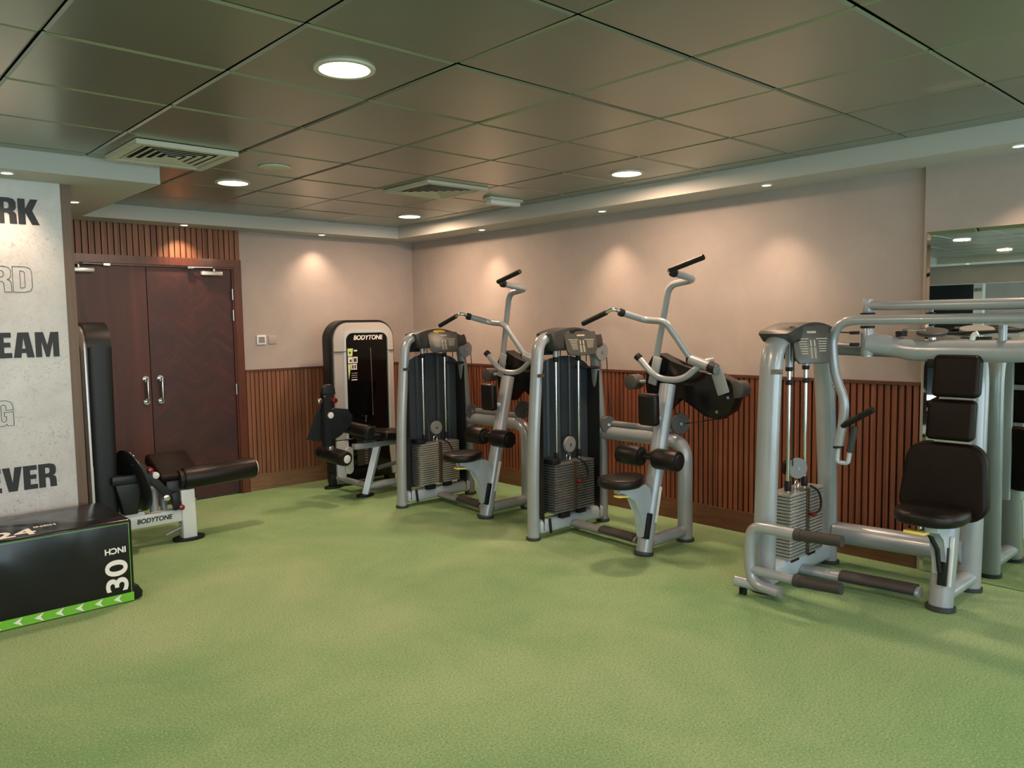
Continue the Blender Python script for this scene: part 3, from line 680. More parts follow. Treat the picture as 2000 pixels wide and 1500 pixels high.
    pulley(t, (-0.515, Y - 0.065, 1.325), 0.070)
    pulley(t, (-0.475, Y - 0.095, 0.768), 0.064, 'pulley_dark', axis=(0.45, 1, 0))
    MB().sweep([(-0.455, Y - 0.065, 1.31), (-0.425, Y - 0.070, 0.80)], 0.0035, seg=8).build('cable', 'rubber', t)
    MB().box(-1.178, -1.118, Y - 0.062, Y - 0.052, 1.165, 1.188, 0.0).build('sticker', 'strip', t)
    # rear frame
    YP = -3.87
    MB().sweep([(-0.455, YP, 0.012), (-0.455, YP, 0.705), (-0.445, Y - 0.02, 0.700)], 0.052, 0.052, fil=0.14, seg=24).build('rear_frame', 'alu', t)
    MB().sweep([(-0.44, Y - 0.09, 0.775), (-0.45, YP + 0.10, 0.772)], 0.021, seg=16).build('cable_channel', 'alu_dull', t)
    MB().cyl((-0.455, YP, 0), (-0.455, YP, 0.020), 0.064, 24, 0.004).build('foot_cap', 'foot', t)
    pulley(t, (-0.465, YP + 0.035, 0.828), 0.074, 'pulley_dark', axis=(0.45, 1, 0))
    MB().sweep([(-0.86, YP, 0.075), (-0.46, YP, 0.075)], 0.040, seg=20).build('rear_base_tube', 'alu', t)
    MB().sweep([(-0.805, Y - 0.04, 0.060), (-0.855, YP + 0.09, 0.066)], 0.026, 0.046, seg=20).build('foot_rail', 'alu_dull', t)
    MB().sweep([(-0.825, Y - 0.34, 0.068), (-0.853, YP + 0.11, 0.072)], 0.029, 0.052, seg=20).build('foot_rail_grip', 'rubber_grey', t)
    # seat post
    MB().sweep([(-0.924, YP, 0.012), (-0.655, YP, 1.118)], 0.050, 0.056, ref=(1, 0, 0), seg=24).build('seat_post', 'alu', t)
    MB().cyl((-0.926, YP, 0), (-0.922, YP, 0.022), 0.068, 24, 0.004).build('foot_cap', 'foot', t)
    MB().obox((-0.930, YP - 0.035, 0.20), (0.030, 0.045, 0.17), (0, math.radians(13.7), 0), 0.004).build('seat_slot', 'matte_black', t)
    MB().obox((-0.835, YP - 0.053, 0.33), (0.028, 0.008, 0.24), (0, math.radians(13.7), 0), 0.003).build('height_scale', 'ring_white', t)
    br = [(-1.20, 0.492), (-0.93, 0.475), (-0.885, 0.44), (-0.865, 0.30), (-0.935, 0.10), (-0.965, 0.13), (-0.985, 0.28), (-1.05, 0.395), (-1.19, 0.45)]
    MB().prism(br, 'y', YP - 0.030, YP + 0.030, 0.006).build('seat_bracket', 'alu_light', t)
    sp = []
    for i in range(28):
        a = 2 * PI * i / 28; cx, cy = math.cos(a), math.sin(a)
        sp.append((-1.135 + 0.175 * cx, YP + (0.155 - 0.045 * (cx + 1) / 2) * cy * (1.05 if cx < 0 else 1)))
    s = MB().cushion(sp, 'z', 0.495, 0.558, 0.024).build('seat', 'leather', t)
    MB().sweep([(-1.20, YP - 0.02, 0.485), (-1.205, YP - 0.03, 0.455), (-1.17, YP - 0.04, 0.445)], 0.006, seg=8).build('lever_rod', 'steel', t)
    MB().obox((-1.205, YP - 0.045, 0.444), (0.10, 0.050, 0.014), (0, 0.12, 0), 0.006).build('seat_lever', 'yellow', t)
    # knee rollers
    XR, ZR = -0.868, 0.645
    MB().cyl((XR, YP - 0.20, ZR), (XR, YP + 0.20, ZR), 0.014, 16).obox((XR + 0.04, YP, ZR + 0.01), (0.10, 0.05, 0.05), (0, 0, 0), 0.008).build('roller_axle', 'rubber', t)
    for sgn in (-1, 1):
        yc = YP + sgn * 0.150
        r = MB().cyl((XR, yc - 0.094, ZR), (XR, yc + 0.094, ZR), 0.068, 32, 0.014).build('knee_roller', 'leather', t)
        MB().cyl((XR, yc - 0.101, ZR), (XR, yc + 0.101, ZR), 0.046, 28, 0.004).build('roller_cap', 'rubber', r)
    # chest pad
    MB().obox((-0.865, YP, 0.965), (0.060, 0.150, 0.215), (0, math.radians(-2), 0), 0.022, 4).build('chest_pad', 'leather', t)
    MB().sweep([(-0.835, YP, 0.90), (-0.70, YP, 0.885)], 0.019, seg=16).build('pad_arm', 'alu_light', t)
    # top fixed handle and pivot housing
    MB().sweep([(-0.66, YP + 0.245, 1.295), (-0.63, YP + 0.115, 1.150), (-0.62, YP - 0.095, 1.145), (-0.60, YP - 0.235, 1.270), (-0.56, YP - 0.30, 1.285)], 0.022, fil=0.09, seg=18).build('fixed_handle', 'alu', t)
    MB().cyl((-0.655, YP + 0.235, 1.285), (-0.665, YP + 0.262, 1.312), 0.026, 20, 0.004).build('handle_cap', 'rubber', t)
    hs = [(0.29, 1.22), (0.24, 1.30), (0.18, 1.32), (0.02, 1.24), (-0.17, 1.20), (-0.30, 1.19), (-0.42, 1.14), (-0.435, 1.05), (-0.40, 0.95), (-0.30, 0.885), (-0.20, 0.90), (-0.06, 0.985), (0.0, 1.03), (0.06, 1.0), (0.14, 0.90), (0.22, 0.90), (0.28, 0.99), (0.30, 1.10)]
    MB().prism([(YP + a, b) for a, b in hs], 'x', -0.52, -0.41, 0.012).build('cam_housing', 'cam_black', t)
    for yy, zz in ((YP - 0.30, 0.94), (YP - 0.385, 1.04), (YP + 0.22, 1.02)):
        MB().cyl((-0.53, yy, zz), (-0.515, yy, zz), 0.010, 12).build('bolt', 'steel', t)
    MB().sweep([(-0.46, YP - 0.34, 0.90), (-0.45, YP, 0.83)], 0.0035, seg=8).build('cable', 'rubber', t)
    MB().obox((-0.565, YP + 0.175, 1.20), (0.02, 0.07, 0.20), (0.25, 0, 0), 0.006).build('pivot_plate', 'alu', t)
    MB().obox((-0.565, YP - 0.345, 1.155), (0.02, 0.085, 0.19), (-0.35, 0, 0), 0.006).build('pivot_plate', 'alu', t)
    # arms: left one lies low across the middle, right one stands up
    a = MB(); a.sweep([(-0.600, YP - 0.345, 1.228), (-0.610, YP - 0.150, 1.290)], 0.033, seg=20); a.sweep([(-0.610, YP - 0.155, 1.290), (-0.715, YP - 0.025, 1.544), (-0.700, YP + 0.16, 1.556), (-0.885, YP + 0.212, 1.608)], 0.0225, fil=0.05, seg=18)
    a = a.build('pull_arm', 'alu', t)
    MB().cyl((-0.611, YP - 0.133, 1.296), (-0.610, YP - 0.150, 1.290), 0.032, 20, 0.004).build('end_cap', 'rubber', a)
    MB().cyl((-0.603, YP - 0.29, 1.245), (-0.600, YP - 0.34, 1.229), 0.036, 20).build('arm_collar', 'rubber', a)
    MB().cyl((-0.87, YP + 0.207, 1.603), (-0.90, YP + 0.216, 1.612), 0.027, 20, 0.004).build('end_collar', 'rubber', a)
    MB().sweep([(-0.885, YP + 0.212, 1.610), (-0.955, YP + 0.225, 1.635), (-0.965, YP + 0.29, 1.605)], 0.012, fil=0.04, seg=14).build('grip_stem', 'chrome', a)
    MB().sweep([(-0.965, YP + 0.275, 1.61), (-0.968, YP + 0.485, 1.537)], 0.0175, seg=18).build('grip', 'rubber', a)
    a = MB(); a.sweep([(-0.545, YP + 0.18, 1.20), (-0.545, YP + 0.18, 1.285), (-0.60, YP + 0.03, 1.79), (-0.63, YP - 0.20, 1.815), (-0.885, YP - 0.212, 1.850)], 0.0235, fil=0.07, seg=18)
    a = a.build('pull_arm', 'alu', t)
    MB().cyl((-0.87, YP - 0.211, 1.847), (-0.90, YP - 0.213, 1.853), 0.028, 20, 0.004).build('end_collar', 'rubber', a)
    MB().sweep([(-0.885, YP - 0.212, 1.85), (-0.955, YP - 0.215, 1.862), (-0.962, YP - 0.27, 1.872)], 0.012, fil=0.04, seg=14).build('grip_stem', 'chrome', a)
    MB().sweep([(-0.962, YP - 0.245, 1.862), (-0.963, YP - 0.485, 1.925)], 0.0175, seg=18).build('grip', 'rubber', a)
    for sgn, yy, zz in ((-1, YP - 0.435, 1.095), (1, YP + 0.435, 1.105)):
        MB().cyl((-0.52, yy, zz), (-0.42, yy, zz), 0.056, 32, 0.004).build('counterweight', 'pulley_dark', t)
        MB().cyl((-0.47, yy, zz), (-0.47, yy - sgn * 0.14, zz + 0.01), 0.012, 12).build('counterweight_rod', 'alu', t)
    return t
front_pd = pulldown()
rear_pd = copy_tree(front_pd); rear_pd.location = (-0.8 - 0.085, -3.45 + 1.515, 0)
rear_pd['label'] = 'silver grey pull-down machine nearer the corner, with light plates and yellow badge'
for c in kids(rear_pd):
    k = c.name.split('.')[0]; new = {'weight_plate': 'plate_light', 'badge': 'badge'}.get(k)
    if new:
        c.material_slots[0].link = 'OBJECT'; c.material_slots[0].material = M[new]

# ================================================================== CHEST PRESS (right)
t = thing('chest_press_machine', 'large silver grey chest press with black back pads in front of the mirror', 'gym machine', (-0.6, -5.2, 0))
Y = -4.80
MB().sweep([(-1.02, Y, 0.012), (-1.005, Y, 0.5), (-0.975, Y, 1.10), (-0.950, Y, 1.40), (-0.80, Y, 1.455)], 0.046, 0.066, ref=(1, 0, 0), fil=0.16, seg=28).build('front_column', 'alu', t)
MB().sweep([(-0.245, Y, 0.012), (-0.25, Y, 0.5), (-0.30, Y, 1.10), (-0.36, Y, 1.38), (-0.48, Y, 1.44)], 0.044, 0.062, ref=(1, 0, 0), fil=0.16, seg=28).build('rear_column', 'alu', t)
for x in (-1.02, -0.245): MB().sweep([(x, Y, 0), (x, Y, 0.022)], 0.055, 0.078, ref=(1, 0, 0), seg=28).build('foot_cap', 'foot', t)
MB().box(-0.99, -0.28, Y - 0.05, Y + 0.05, 0.035, 0.150, 0.03, 4).build('base_beam', 'alu_light', t)
MB().cyl((-0.315, Y - 0.068, 1.13), (-0.315, Y - 0.056, 1.13), 0.013, 16, 0.003).build('bolt', 'chrome', t)
MB().obox((-0.985, Y - 0.050, 1.255), (0.012, 0.062, 0.028), (0, 0.05, 0.62)).build('sticker', 'strip', t)
stack(t, -0.840, -0.435, Y - 0.065, Y + 0.075, 0.150, 20, 0.0195, 'plate_light')
MB().box(-0.80, -0.70, Y - 0.05, Y + 0.05, 0.125, 0.150, 0.003).box(-0.60, -0.50, Y - 0.05, Y + 0.05, 0.125, 0.150, 0.003).build('stack_bumper', 'rubber', t)
for x in (-0.755, -0.555):
    o = MB().cyl((x, Y, 0.14), (x, Y, 1.34), 0.0115, 16).build('guide_rod', 'chrome', t)
    MB().cyl((x, Y, 1.27), (x, Y, 1.47), 0.023, 20).build('rod_sleeve', 'alu', o)
    MB().cyl((x, Y, 1.245), (x, Y, 1.275), 0.021, 20, 0.004).cyl((x, Y, 1.165), (x, Y, 1.195), 0.020, 20, 0.004).build('rod_collar', 'rubber', o)
    MB().cyl((x, Y, 0.54), (x, Y, 0.60), 0.020, 16, 0.003).build('rod_bushing', 'rubber', o)
MB().cyl((-0.70, Y, 0.68), (-0.70, Y, 1.45), 0.0035, 8).build('cable', 'rubber', t)
pulley(t, (-0.645, Y, 0.660), 0.062, axis=(0.55, 1, 0)); pulley(t, (-0.625, Y + 0.05, 0.655), 0.058, 'rubber', axis=(0.55, 1, 0), bolt=False)
pulley(t, (-0.69, Y + 0.02, 1.36), 0.065, 'rubber', axis=(0.3, 1, 0), bolt=False)
hp = []
for i in range(21):
    u = i / 20; hp.append((-0.955 + 0.635 * u, 1.452 + 0.080 * math.sin(PI * (0.06 + 0.86 * u)) - 0.01 * u))
hp += [(-0.33, 1.40), (-0.40, 1.40), (-0.50, 1.43), (-0.70, 1.44), (-0.86, 1.41), (-0.90, 1.42)]
MB().prism(hp, 'y', Y - 0.098, Y + 0.098, 0.022).build('hood', 'hood', t)
placard(t, PLX, Y - 0.13, 1.400, 0.235, 0.215, math.radians(-12), math.radians(-32))
# rear cross tubes
MB().sweep([(-0.24, Y - 0.05, 0.205), (-0.20, -5.57, 0.215)], 0.066, seg=24).build('lower_tube', 'alu', t)
MB().sweep([(-0.28, Y - 0.03, 1.365), (-0.26, -5.30, 1.352), (-0.40, -5.42, 1.36)], 0.042, 0.05, fil=0.06, seg=20).build('upper_link_tube', 'alu_dull', t)
MB().sweep([(-0.66, Y - 0.05, 0.062), (-0.62, -5.50, 0.066)], 0.030, 0.046, seg=20).build('foot_rail', 'alu', t)
MB().sweep([(-0.647, Y - 0.28, 0.070), (-0.624, -5.48, 0.076)], 0.032, 0.055, seg=20).build('foot_rail_grip', 'rubber_grey', t)
# seat post and rear post
MB().sweep([(-0.618, -5.60, 0.012), (-0.545, -5.60, 0.485)], 0.055, 0.060, ref=(1, 0, 0), seg=28).build('seat_post', 'alu', t)
MB().sweep([(-0.620, -5.60, 0), (-0.618, -5.60, 0.024)], 0.067, 0.073, ref=(1, 0, 0), seg=28).build('foot_cap', 'foot', t)
MB().obox((-0.655, -5.62, 0.245), (0.022, 0.045, 0.20), (0, math.radians(8.8), 0), 0.004).build('seat_slot', 'matte_black', t)
MB().obox((-0.632, -5.648, 0.27), (0.014, 0.020, 0.26), (0, math.radians(8.8), 0), 0.003).build('height_scale', 'ring_white', t)
MB().sweep([(-0.58, -5.60, 0.075), (-0.21, -5.60, 0.075)], 0.040, 0.05, seg=20).build('rear_base_tube', 'alu', t)
MB().sweep([(-0.185, -5.60, 0.012), (-0.160, -5.60, 0.70), (-0.14, -5.60, 1.25), (-0.25, -5.60, 1.37), (-0.42, -5.60, 1.375)], 0.052, 0.060, ref=(1, 0, 0), fil=0.16, seg=28).build('rear_post', 'alu', t)
MB().sweep([(-0.185, -5.60, 0), (-0.185, -5.60, 0.022)], 0.062, 0.070, ref=(1, 0, 0), seg=28).build('foot_cap', 'foot', t)
br = [(-0.78, 0.475), (-0.60, 0.475), (-0.585, 0.40), (-0.60, 0.30), (-0.655, 0.20), (-0.665, 0.30), (-0.70, 0.40), (-0.78, 0.445)]
MB().prism(br, 'y', -5.635, -5.565, 0.006).build('seat_bracket', 'alu_light', t)
MB().sweep([(-0.72, -5.57, 0.42), (-0.69, -5.60, 0.34), (-0.678, -5.61, 0.22)], 0.012, seg=10).build('seat_cable', 'rubber', t)
MB().sweep([(-0.77, -5.545, 0.50), (-0.775, -5.545, 0.455)], 0.010, seg=10).build('lever_rod', 'steel', t)
MB().obox((-0.80, -5.535, 0.440), (0.085, 0.105, 0.018), (0, 0.1, 0), 0.008).build('seat_lever', 'yellow', t)
sp = []
for i in range(40):
    a = 2 * PI * i / 40; cx, cy = math.cos(a), math.sin(a)
    sp.append((-0.70 + 0.19 * (abs(cx) ** 0.8) * (1 if cx > 0 else -1), -5.575 + 0.170 * (abs(cy) ** 0.8) * (1 if cy > 0 else -1)))
MB().cushion(sp, 'z', 0.488, 0.560, 0.030).build('seat', 'leather', t)
# back pads
def lean_pad(name, y0, y1, z0, z1, x, th, lean, taper, r, m):
    P = rrect(y0, y1, z0, z1, r, 8); zc = (z0 + z1) / 2; yc = (y0 + y1) / 2
    P = [(yc + (p[0] - yc) * (1 - taper * (p[1] - zc) / (z1 - z0)), p[1]) for p in P]
    b = MB().cushion(P, 'x', x - th / 2, x + th / 2, 0.024)
    for v in b.bm.verts: v.co.x += (v.co.z - zc) * lean
    return b.build(name, m, t)
lean_pad('upper_back_pad', -5.722, -5.492, 1.120, 1.345, -0.485, 0.075, 0.12, 0.0, 0.028, 'leather_brown')
lean_pad('upper_back_pad', -5.705, -5.472, 0.892, 1.106, -0.500, 0.075, 0.14, 0.0, 0.028, 'leather_brown')
lean_pad('backrest', -5.775, -5.355, 0.470, 0.874, -0.500, 0.085, 0.16, 0.16, 0.10, 'leather_brown')
sup = MB(); sup.box(-0.455, -0.42, -5.63, -5.56, 0.42, 1.34, 0.006); sup.build('pad_support', 'alu_light', t)
MB().obox((-0.46, -5.60, 1.113), (0.02, 0.17, 0.030)).build('pad_bracket', 'steel', t)
MB().obox((-0.475, -5.59, 0.883), (0.02, 0.18, 0.026)).build('pad_bracket', 'steel', t)
MB().obox((-0.46, -5.475, 1.295), (0.03, 0.05, 0.05), (0, 0, 0), 0.006).build('pad_catch', 'rubber', t)
# top beam, hubs and arms
XB, ZB = -0.44, 1.372
MB().sweep([(XB - 0.03, -5.125, 1.405), (XB, -5.26, 1.385), (XB, -5.36, 1.362), (XB, -5.90, 1.366), (XB, -6.0, 1.385), (XB - 0.03, -6.09, 1.405)], 0.058, 0.050, fil=0.08, seg=24).build('top_beam', 'alu', t)
for yy in (-5.125, -6.10):
    MB().cyl((XB - 0.03, yy, 1.335), (XB - 0.03, yy, 1.490), 0.034, 28, 0.003).cyl((XB - 0.03, yy, 1.325), (XB - 0.03, yy, 1.336), 0.030, 28).build('pivot_hub', 'alu', t)
    MB().cyl((XB - 0.03, yy, 1.488), (XB - 0.03, yy, 1.502), 0.039, 28, 0.002).build('hub_collar', 'rubber', t)
h = MB(); h.cyl((XB - 0.03, -5.125, 1.57), (XB - 0.03, -5.125, 1.655), 0.030, 28, 0.004).build('hub_cap', 'alu', t)
MB().cyl((XB - 0.03, -5.125, 1.566), (XB - 0.03, -5.125, 1.576), 0.040, 28).build('hub_collar', 'rubber', t)
MB().sweep([(XB - 0.03, -5.13, 1.617), (XB - 0.06, -5.25, 1.612), (XB - 0.10, -6.26, 1.608), (XB - 0.10, -6.42, 1.56), (XB - 0.10, -6.44, 1.2)], 0.026, fil=0.09, seg=20).build('press_arm', 'alu', t)
a = MB(); a.sweep([(XB - 0.10, -6.10, 1.535), (XB - 0.11, -5.02, 1.535), (XB - 0.11, -4.955, 1.45), (XB - 0.11, -4.965, 1.30), (XB - 0.11, -4.985, 1.20), (XB - 0.11, -5.035, 1.08), (XB - 0.11, -5.035, 0.98), (XB - 0.11, -5.005, 0.80)], 0.027, fil=0.085, seg=20)
a = a.build('press_arm', 'alu', t)
MB().cyl((XB - 0.11, -5.005, 0.792), (XB - 0.11, -5.003, 0.806), 0.030, 20, 0.003).build('end_collar', 'rubber', a)
MB().sweep([(XB - 0.11, -5.004, 0.80), (XB - 0.11, -4.998, 0.708), (XB - 0.11, -5.062, 0.708), (XB - 0.11, -5.072, 0.79)], 0.013, fil=0.02, seg=14).build('grip_stem', 'alu_light', a)
MB().sweep([(XB - 0.11, -5.072, 0.775), (XB - 0.11, -5.098, 0.925)], 0.020, seg=18).build('grip', 'rubber_grey', a)
g1 = MB(); g1.sweep([(XB - 0.12, -5.03, 0.925), (XB - 0.145, -5.212, 1.035)], 0.0185, seg=18); g1.build('grip', 'rubber', a)
for yy in (-5.80, -5.96): MB().cyl((XB, yy, 1.40), (XB, yy, 1.50), 0.020, 20).build('beam_peg', 'alu', t)
MB().sweep([(XB, -5.66, 1.40), (XB, -5.66, 1.445), (XB, -5.685, 1.458)], 0.014, fil=0.02, seg=14).build('beam_peg', 'ring_white', t)
pulley(t, (XB + 0.05, -5.445, 1.462), 0.080, 'pulley_dark', axis=(-0.20, -0.08, 1), th=0.022, bolt=False)
pulley(t, (XB + 0.20, -5.62, 1.470), 0.085, 'pulley', axis=(-0.20, -0.08, 1), th=0.022, bolt=False)
pulley(t, (XB + 0.0, -5.30, 1.455), 0.030, 'rubber', axis=(0.02, 0.05, 1), th=0.03, bolt=False)
MB().obox((XB + 0.02, -5.36, 1.475), (0.022, 0.12, 0.014), (0, 0, 0.1), 0.003).build('link_plate', 'steel', t)
MB().sweep([(XB + 0.05, -5.52, 1.455), (XB + 0.22, -5.83, 1.468)], 0.009, seg=8).build('cable', 'rubber', t)
MB().cyl((XB + 0.05, -5.445, 1.42), (XB + 0.05, -5.445, 1.45), 0.02, 16).build('pulley_stud', 'chrome', t)
MB().sweep([(-0.55, Y - 0.09, 1.47), (XB - 0.05, -5.07, 1.462)], 0.0035, seg=8).build('cable', 'rubber', t)
for zz in (1.462, 1.395): MB().obox((XB - 0.06, -5.065, zz), (0.05, 0.05, 0.018), (0, 0, 0.3), 0.004).build('hub_stop', 'rubber', t)
# foot lever
XF = -1.14
f = MB(); f.sweep([(XF, -4.96, 0.062), (XF, -4.80, 0.075), (XF, -4.775, 0.20), (XF, -4.785, 0.40), (XF, -4.92, 0.405), (XF, -5.06, 0.402)], 0.030, fil=0.085, seg=20)
f.sweep([(XF, -4.80, 0.155), (XF, -5.07, 0.152)], 0.025, seg=18).sweep([(XF - 0.02, -4.70, 0.075), (XF + 0.06, -4.94, 0.045)], 0.030, seg=18)
f = f.build('foot_lever', 'alu', t)
MB().cyl((XF, -4.955, 0.0625), (XF, -4.972, 0.062), 0.029, 20, 0.003).build('end_cap', 'pulley', f)
for z0, z1 in ((0.402, 0.414), (0.152, 0.166)):
    g = MB(); g.sweep([(XF, -5.05, z0), (XF, -5.085, z0)], 0.033, seg=20); g.sweep([(XF, -5.07, z0), (XF, -5.305, z1)], 0.030, seg=20); g = g.build('foot_grip', 'rubber_grey', f)
for yy in (-4.735, -4.76): MB().obox((XF - 0.01, yy, 0.025), (0.03, 0.010, 0.045), (0, 0, 0), 0.003).build('lever_clip', 'rubber', t)

# ================================================================== LEG EXTENSION (black and silver tower in the corner)
t = thing('leg_extension_machine', 'black and silver leg extension machine with a tall glossy tower in the corner', 'gym machine', (-1.0, -0.7, 0))
YF = -0.46
MB().prism(rtop(-1.275, -0.556, 0.045, 1.602, 0.19), 'y', YF + 0.012, YF + 0.150, 0.02).build('tower_shell', 'matte_black', t)
oz = rtop(-1.245, -0.578, 0.46, 1.578, 0.165); iz = rtop(-1.118, -0.648, 0.46, 1.478, 0.075)
MB().ring(oz, iz, 'y', YF - 0.012, YF + 0.02).build('front_bezel', 'silver', t, 30)
MB().ring(rtop(-1.145, -0.632, 0.461, 1.502, 0.095), iz, 'y', YF - 0.022, YF - 0.011).build('bezel_lip', 'alu_light', t, 30)
MB().prism([(-1.245, 0.06), (-1.16, 0.06), (-1.118, 0.30), (-1.118, 0.45), (-1.245, 0.45)], 'y', YF - 0.014, YF + 0.02, 0.003).build('bezel_foot', 'alu_light', t)
MB().prism([(-0.648, 0.30), (-0.648, 0.45), (-0.578, 0.45), (-0.578, 0.06), (-0.62, 0.06)], 'y', YF - 0.014, YF + 0.02, 0.003).build('bezel_foot', 'silver', t)
MB().box(-1.25, -1.112, YF - 0.024, YF - 0.010, 1.300, 1.305).box(-0.652, -0.575, YF - 0.024, YF - 0.010, 1.300, 1.305).build('bezel_seam', 'matte_black', t)
MB().prism(rtop(-1.125, -0.64, 0.05, 1.485, 0.08), 'y', YF - 0.004, YF + 0.012).build('front_panel', 'gloss_black', t)
text('brand_lettering', 'BODYTONE', 0.062, (-0.700, YF - 0.006, 1.412), (PI / 2, 0, 0), 'white_ink', t, bold=0.0016, xs=0.97, shear=0.18)
lb = MB(); lb.prism([(-1.095, 1.33), (-1.035, 1.33), (-1.045, 1.255), (-1.095, 1.255)], 'y', YF - 0.007, YF - 0.004); lb.prism([(-1.095, 1.18), (-1.065, 1.18), (-1.073, 1.11), (-1.090, 1.03)], 'y', YF - 0.007, YF - 0.004)
lb.build('label_sticker', 'lime_pale', t, 0)
lb = MB(); lb.box(-1.093, -1.042, YF - 0.007, YF - 0.004, 1.188, 1.248).box(-1.037, -0.988, YF - 0.007, YF - 0.004, 1.188, 1.248).box(-1.062, -0.998, YF - 0.007, YF - 0.004, 1.125, 1.180)
for z in (1.05, 1.07, 1.09): lb.box(-1.058, -0.995, YF - 0.0065, YF - 0.004, z, z + 0.003)
lb.box(-1.06, -0.998, YF - 0.007, YF - 0.004, 1.022, 1.032); lb.box(-1.025, -0.99, YF - 0.007, YF - 0.004, 1.30, 1.315)
lb.build('label_sticker', 'ring_white', t, 0)
lb = MB(); lb.box(-1.03, -0.998, YF - 0.0085, YF - 0.007, 1.20, 1.235).box(-1.05, -1.035, YF - 0.0085, YF - 0.007, 1.135, 1.17).box(-1.025, -1.01, YF - 0.0085, YF - 0.007, 1.135, 1.17).box(-1.08, -1.062, YF - 0.0085, YF - 0.007, 1.28, 1.30).box(-1.075, -1.055, YF - 0.0085, YF - 0.007, 1.20, 1.225)
lb.build('label_print', 'hood', t, 0)
MB().sweep([(-0.842, YF - 0.010, 1.33), (-0.836, YF - 0.012, 1.05), (-0.832, YF - 0.010, 0.67)], 0.0045, 0.003, fil=0.2, seg=8).build('panel_slit', 'steel', t)
tk = MB()
for k in range(13): tk.box(-0.935, -0.905, YF - 0.008, YF - 0.004, 0.20 + k * 0.027, 0.205 + k * 0.027); tk.box(-0.855, -0.845, YF - 0.008, YF - 0.004, 0.20 + k * 0.027, 0.21 + k * 0.027)
tk.build('weight_scale', 'screen_ink', t, 0)
for k in range(14): MB().box(-1.02, -0.80, YF - 0.0045, YF + 0.004, 0.185 + k * 0.027, 0.207 + k * 0.027).build('weight_plate', 'hood', t, 0)
MB().sweep([(-0.925, YF - 0.03, 0.66), (-0.92, YF - 0.01, 0.61)], 0.005, seg=8).cyl((-0.925, YF - 0.035, 0.665), (-0.925, YF - 0.02, 0.665), 0.012).build('selector_pin', 'steel', t)
MB().box(-1.30, -1.245, YF + 0.01, YF + 0.08, 0.02, 0.14, 0.004).build('tower_leg', 'matte_black', t)
MB().sweep([(-1.27, YF + 0.04, 0), (-1.27, YF + 0.04, 0.020)], 0.09, 0.055, ref=(1, 0, 0), seg=24).build('foot_cap', 'rubber', t)
MB().box(-0.66, -0.58, YF + 0.01, YF + 0.10, 0.0, 0.06, 0.004).build('tower_leg', 'matte_black', t)
# seat frame
YL = -0.96
MB().sweep([(-1.245, YL, 0.015), (-1.105, YL, 0.455)], 0.042, 0.030, ref=(1, 0, 0), seg=4).build('seat_leg', 'alu_light', t, 30)
MB().sweep([(-1.255, YL, 0), (-1.255, YL, 0.020)], 0.085, 0.055, ref=(1, 0, 0), seg=24).build('foot_cap', 'rubber', t)
MB().sweep([(-1.23, YF + 0.02, 0.095), (-1.225, YL, 0.095)], 0.028, 0.026, seg=16).build('base_tube', 'alu', t)
MB().sweep([(-1.22, YL, 0.085), (-0.62, YL + 0.02, 0.085)], 0.028, 0.026, seg=16).build('base_tube', 'alu_light', t)
MB().sweep([(-0.98, YF - 0.30, 0.20), (-0.62, YF - 0.30, 0.24)], 0.020, seg=12).build('brace_tube', 'alu_dull', t)
MB().box(-1.36, -0.78, YL - 0.03, YL + 0.03, 0.440, 0.490, 0.006).build('seat_beam', 'alu', t)
MB().obox((-0.93, YL + 0.02, 0.535), (0.40, 0.40, 0.085), (0, 0.10, 0), 0.03, 4).build('seat', 'leather', t)
MB().obox((-0.66, YL + 0.02, 0.78), (0.08, 0.40, 0.42), (0, 0.18, 0), 0.03, 4).build('backrest', 'leather', t)
MB().cyl((-0.93, YL - 0.20, 0.60), (-0.93, YL - 0.24, 0.60), 0.024, 20, 0.004).build('adjust_knob', 'chrome', t)
# thigh roller
MB().cyl((-1.36, YL + 0.24, 0.640), (-1.30, YL - 0.17, 0.612), 0.058, 28, 0.016).build('thigh_roller', 'leather', t)
MB().cyl((-1.31, YL - 0.16, 0.612), (-1.30, YL - 0.21, 0.608), 0.050, 28, 0.010).build('thigh_roller_end', 'satin_black', t)
MB().obox((-1.22, YL, 0.545), (0.16, 0.24, 0.05), (0, 0, 0), 0.01).build('thigh_plate', 'satin_black', t)
# swing arm
MB().prism([(-1.79, 0.575), (-1.69, 0.80), (-1.655, 0.86), (-1.61, 0.86), (-1.60, 0.56), (-1.70, 0.55)], 'y', YL + 0.02, YL + 0.05, 0.004).build('guard_plate', 'satin_black', t)
MB().prism([(-1.60, 0.53), (-1.61, 0.80), (-1.53, 0.83), (-1.40, 0.81), (-1.35, 0.745), (-1.37, 0.66), (-1.48, 0.575)], 'y', YL + 0.01, YL + 0.045, 0.004).build('guard_plate', 'satin_black', t)
MB().prism([(-1.665, 0.50), (-1.655, 0.95), (-1.665, 0.97), (-1.655, 1.02), (-1.62, 1.045), (-1.585, 1.045), (-1.55, 1.01), (-1.545, 0.965), (-1.585, 0.95), (-1.595, 0.50)], 'y', YL - 0.04, YL + 0.012, 0.006).build('swing_arm', 'satin_black', t)
MB().box(-1.668, -1.545, YL - 0.045, YL + 0.012, 0.958, 0.966).build('arm_seam', 'matte_black', t)
for x in (-1.655, -1.56): MB().cyl((x, YL - 0.05, 0.945), (x, YL - 0.038, 0.945), 0.008, 12).build('bolt', 'steel', t)
MB().cyl((-1.575, YL - 0.04, 0.905), (-1.570, YL - 0.085, 0.905), 0.024, 24, 0.008).build('adjust_knob', 'red', t)
MB().cyl((-1.69, YL - 0.01, 0.905), (-1.69, YL - 0.04, 0.905), 0.022, 20, 0.004).build('adjust_knob', 'chrome', t)
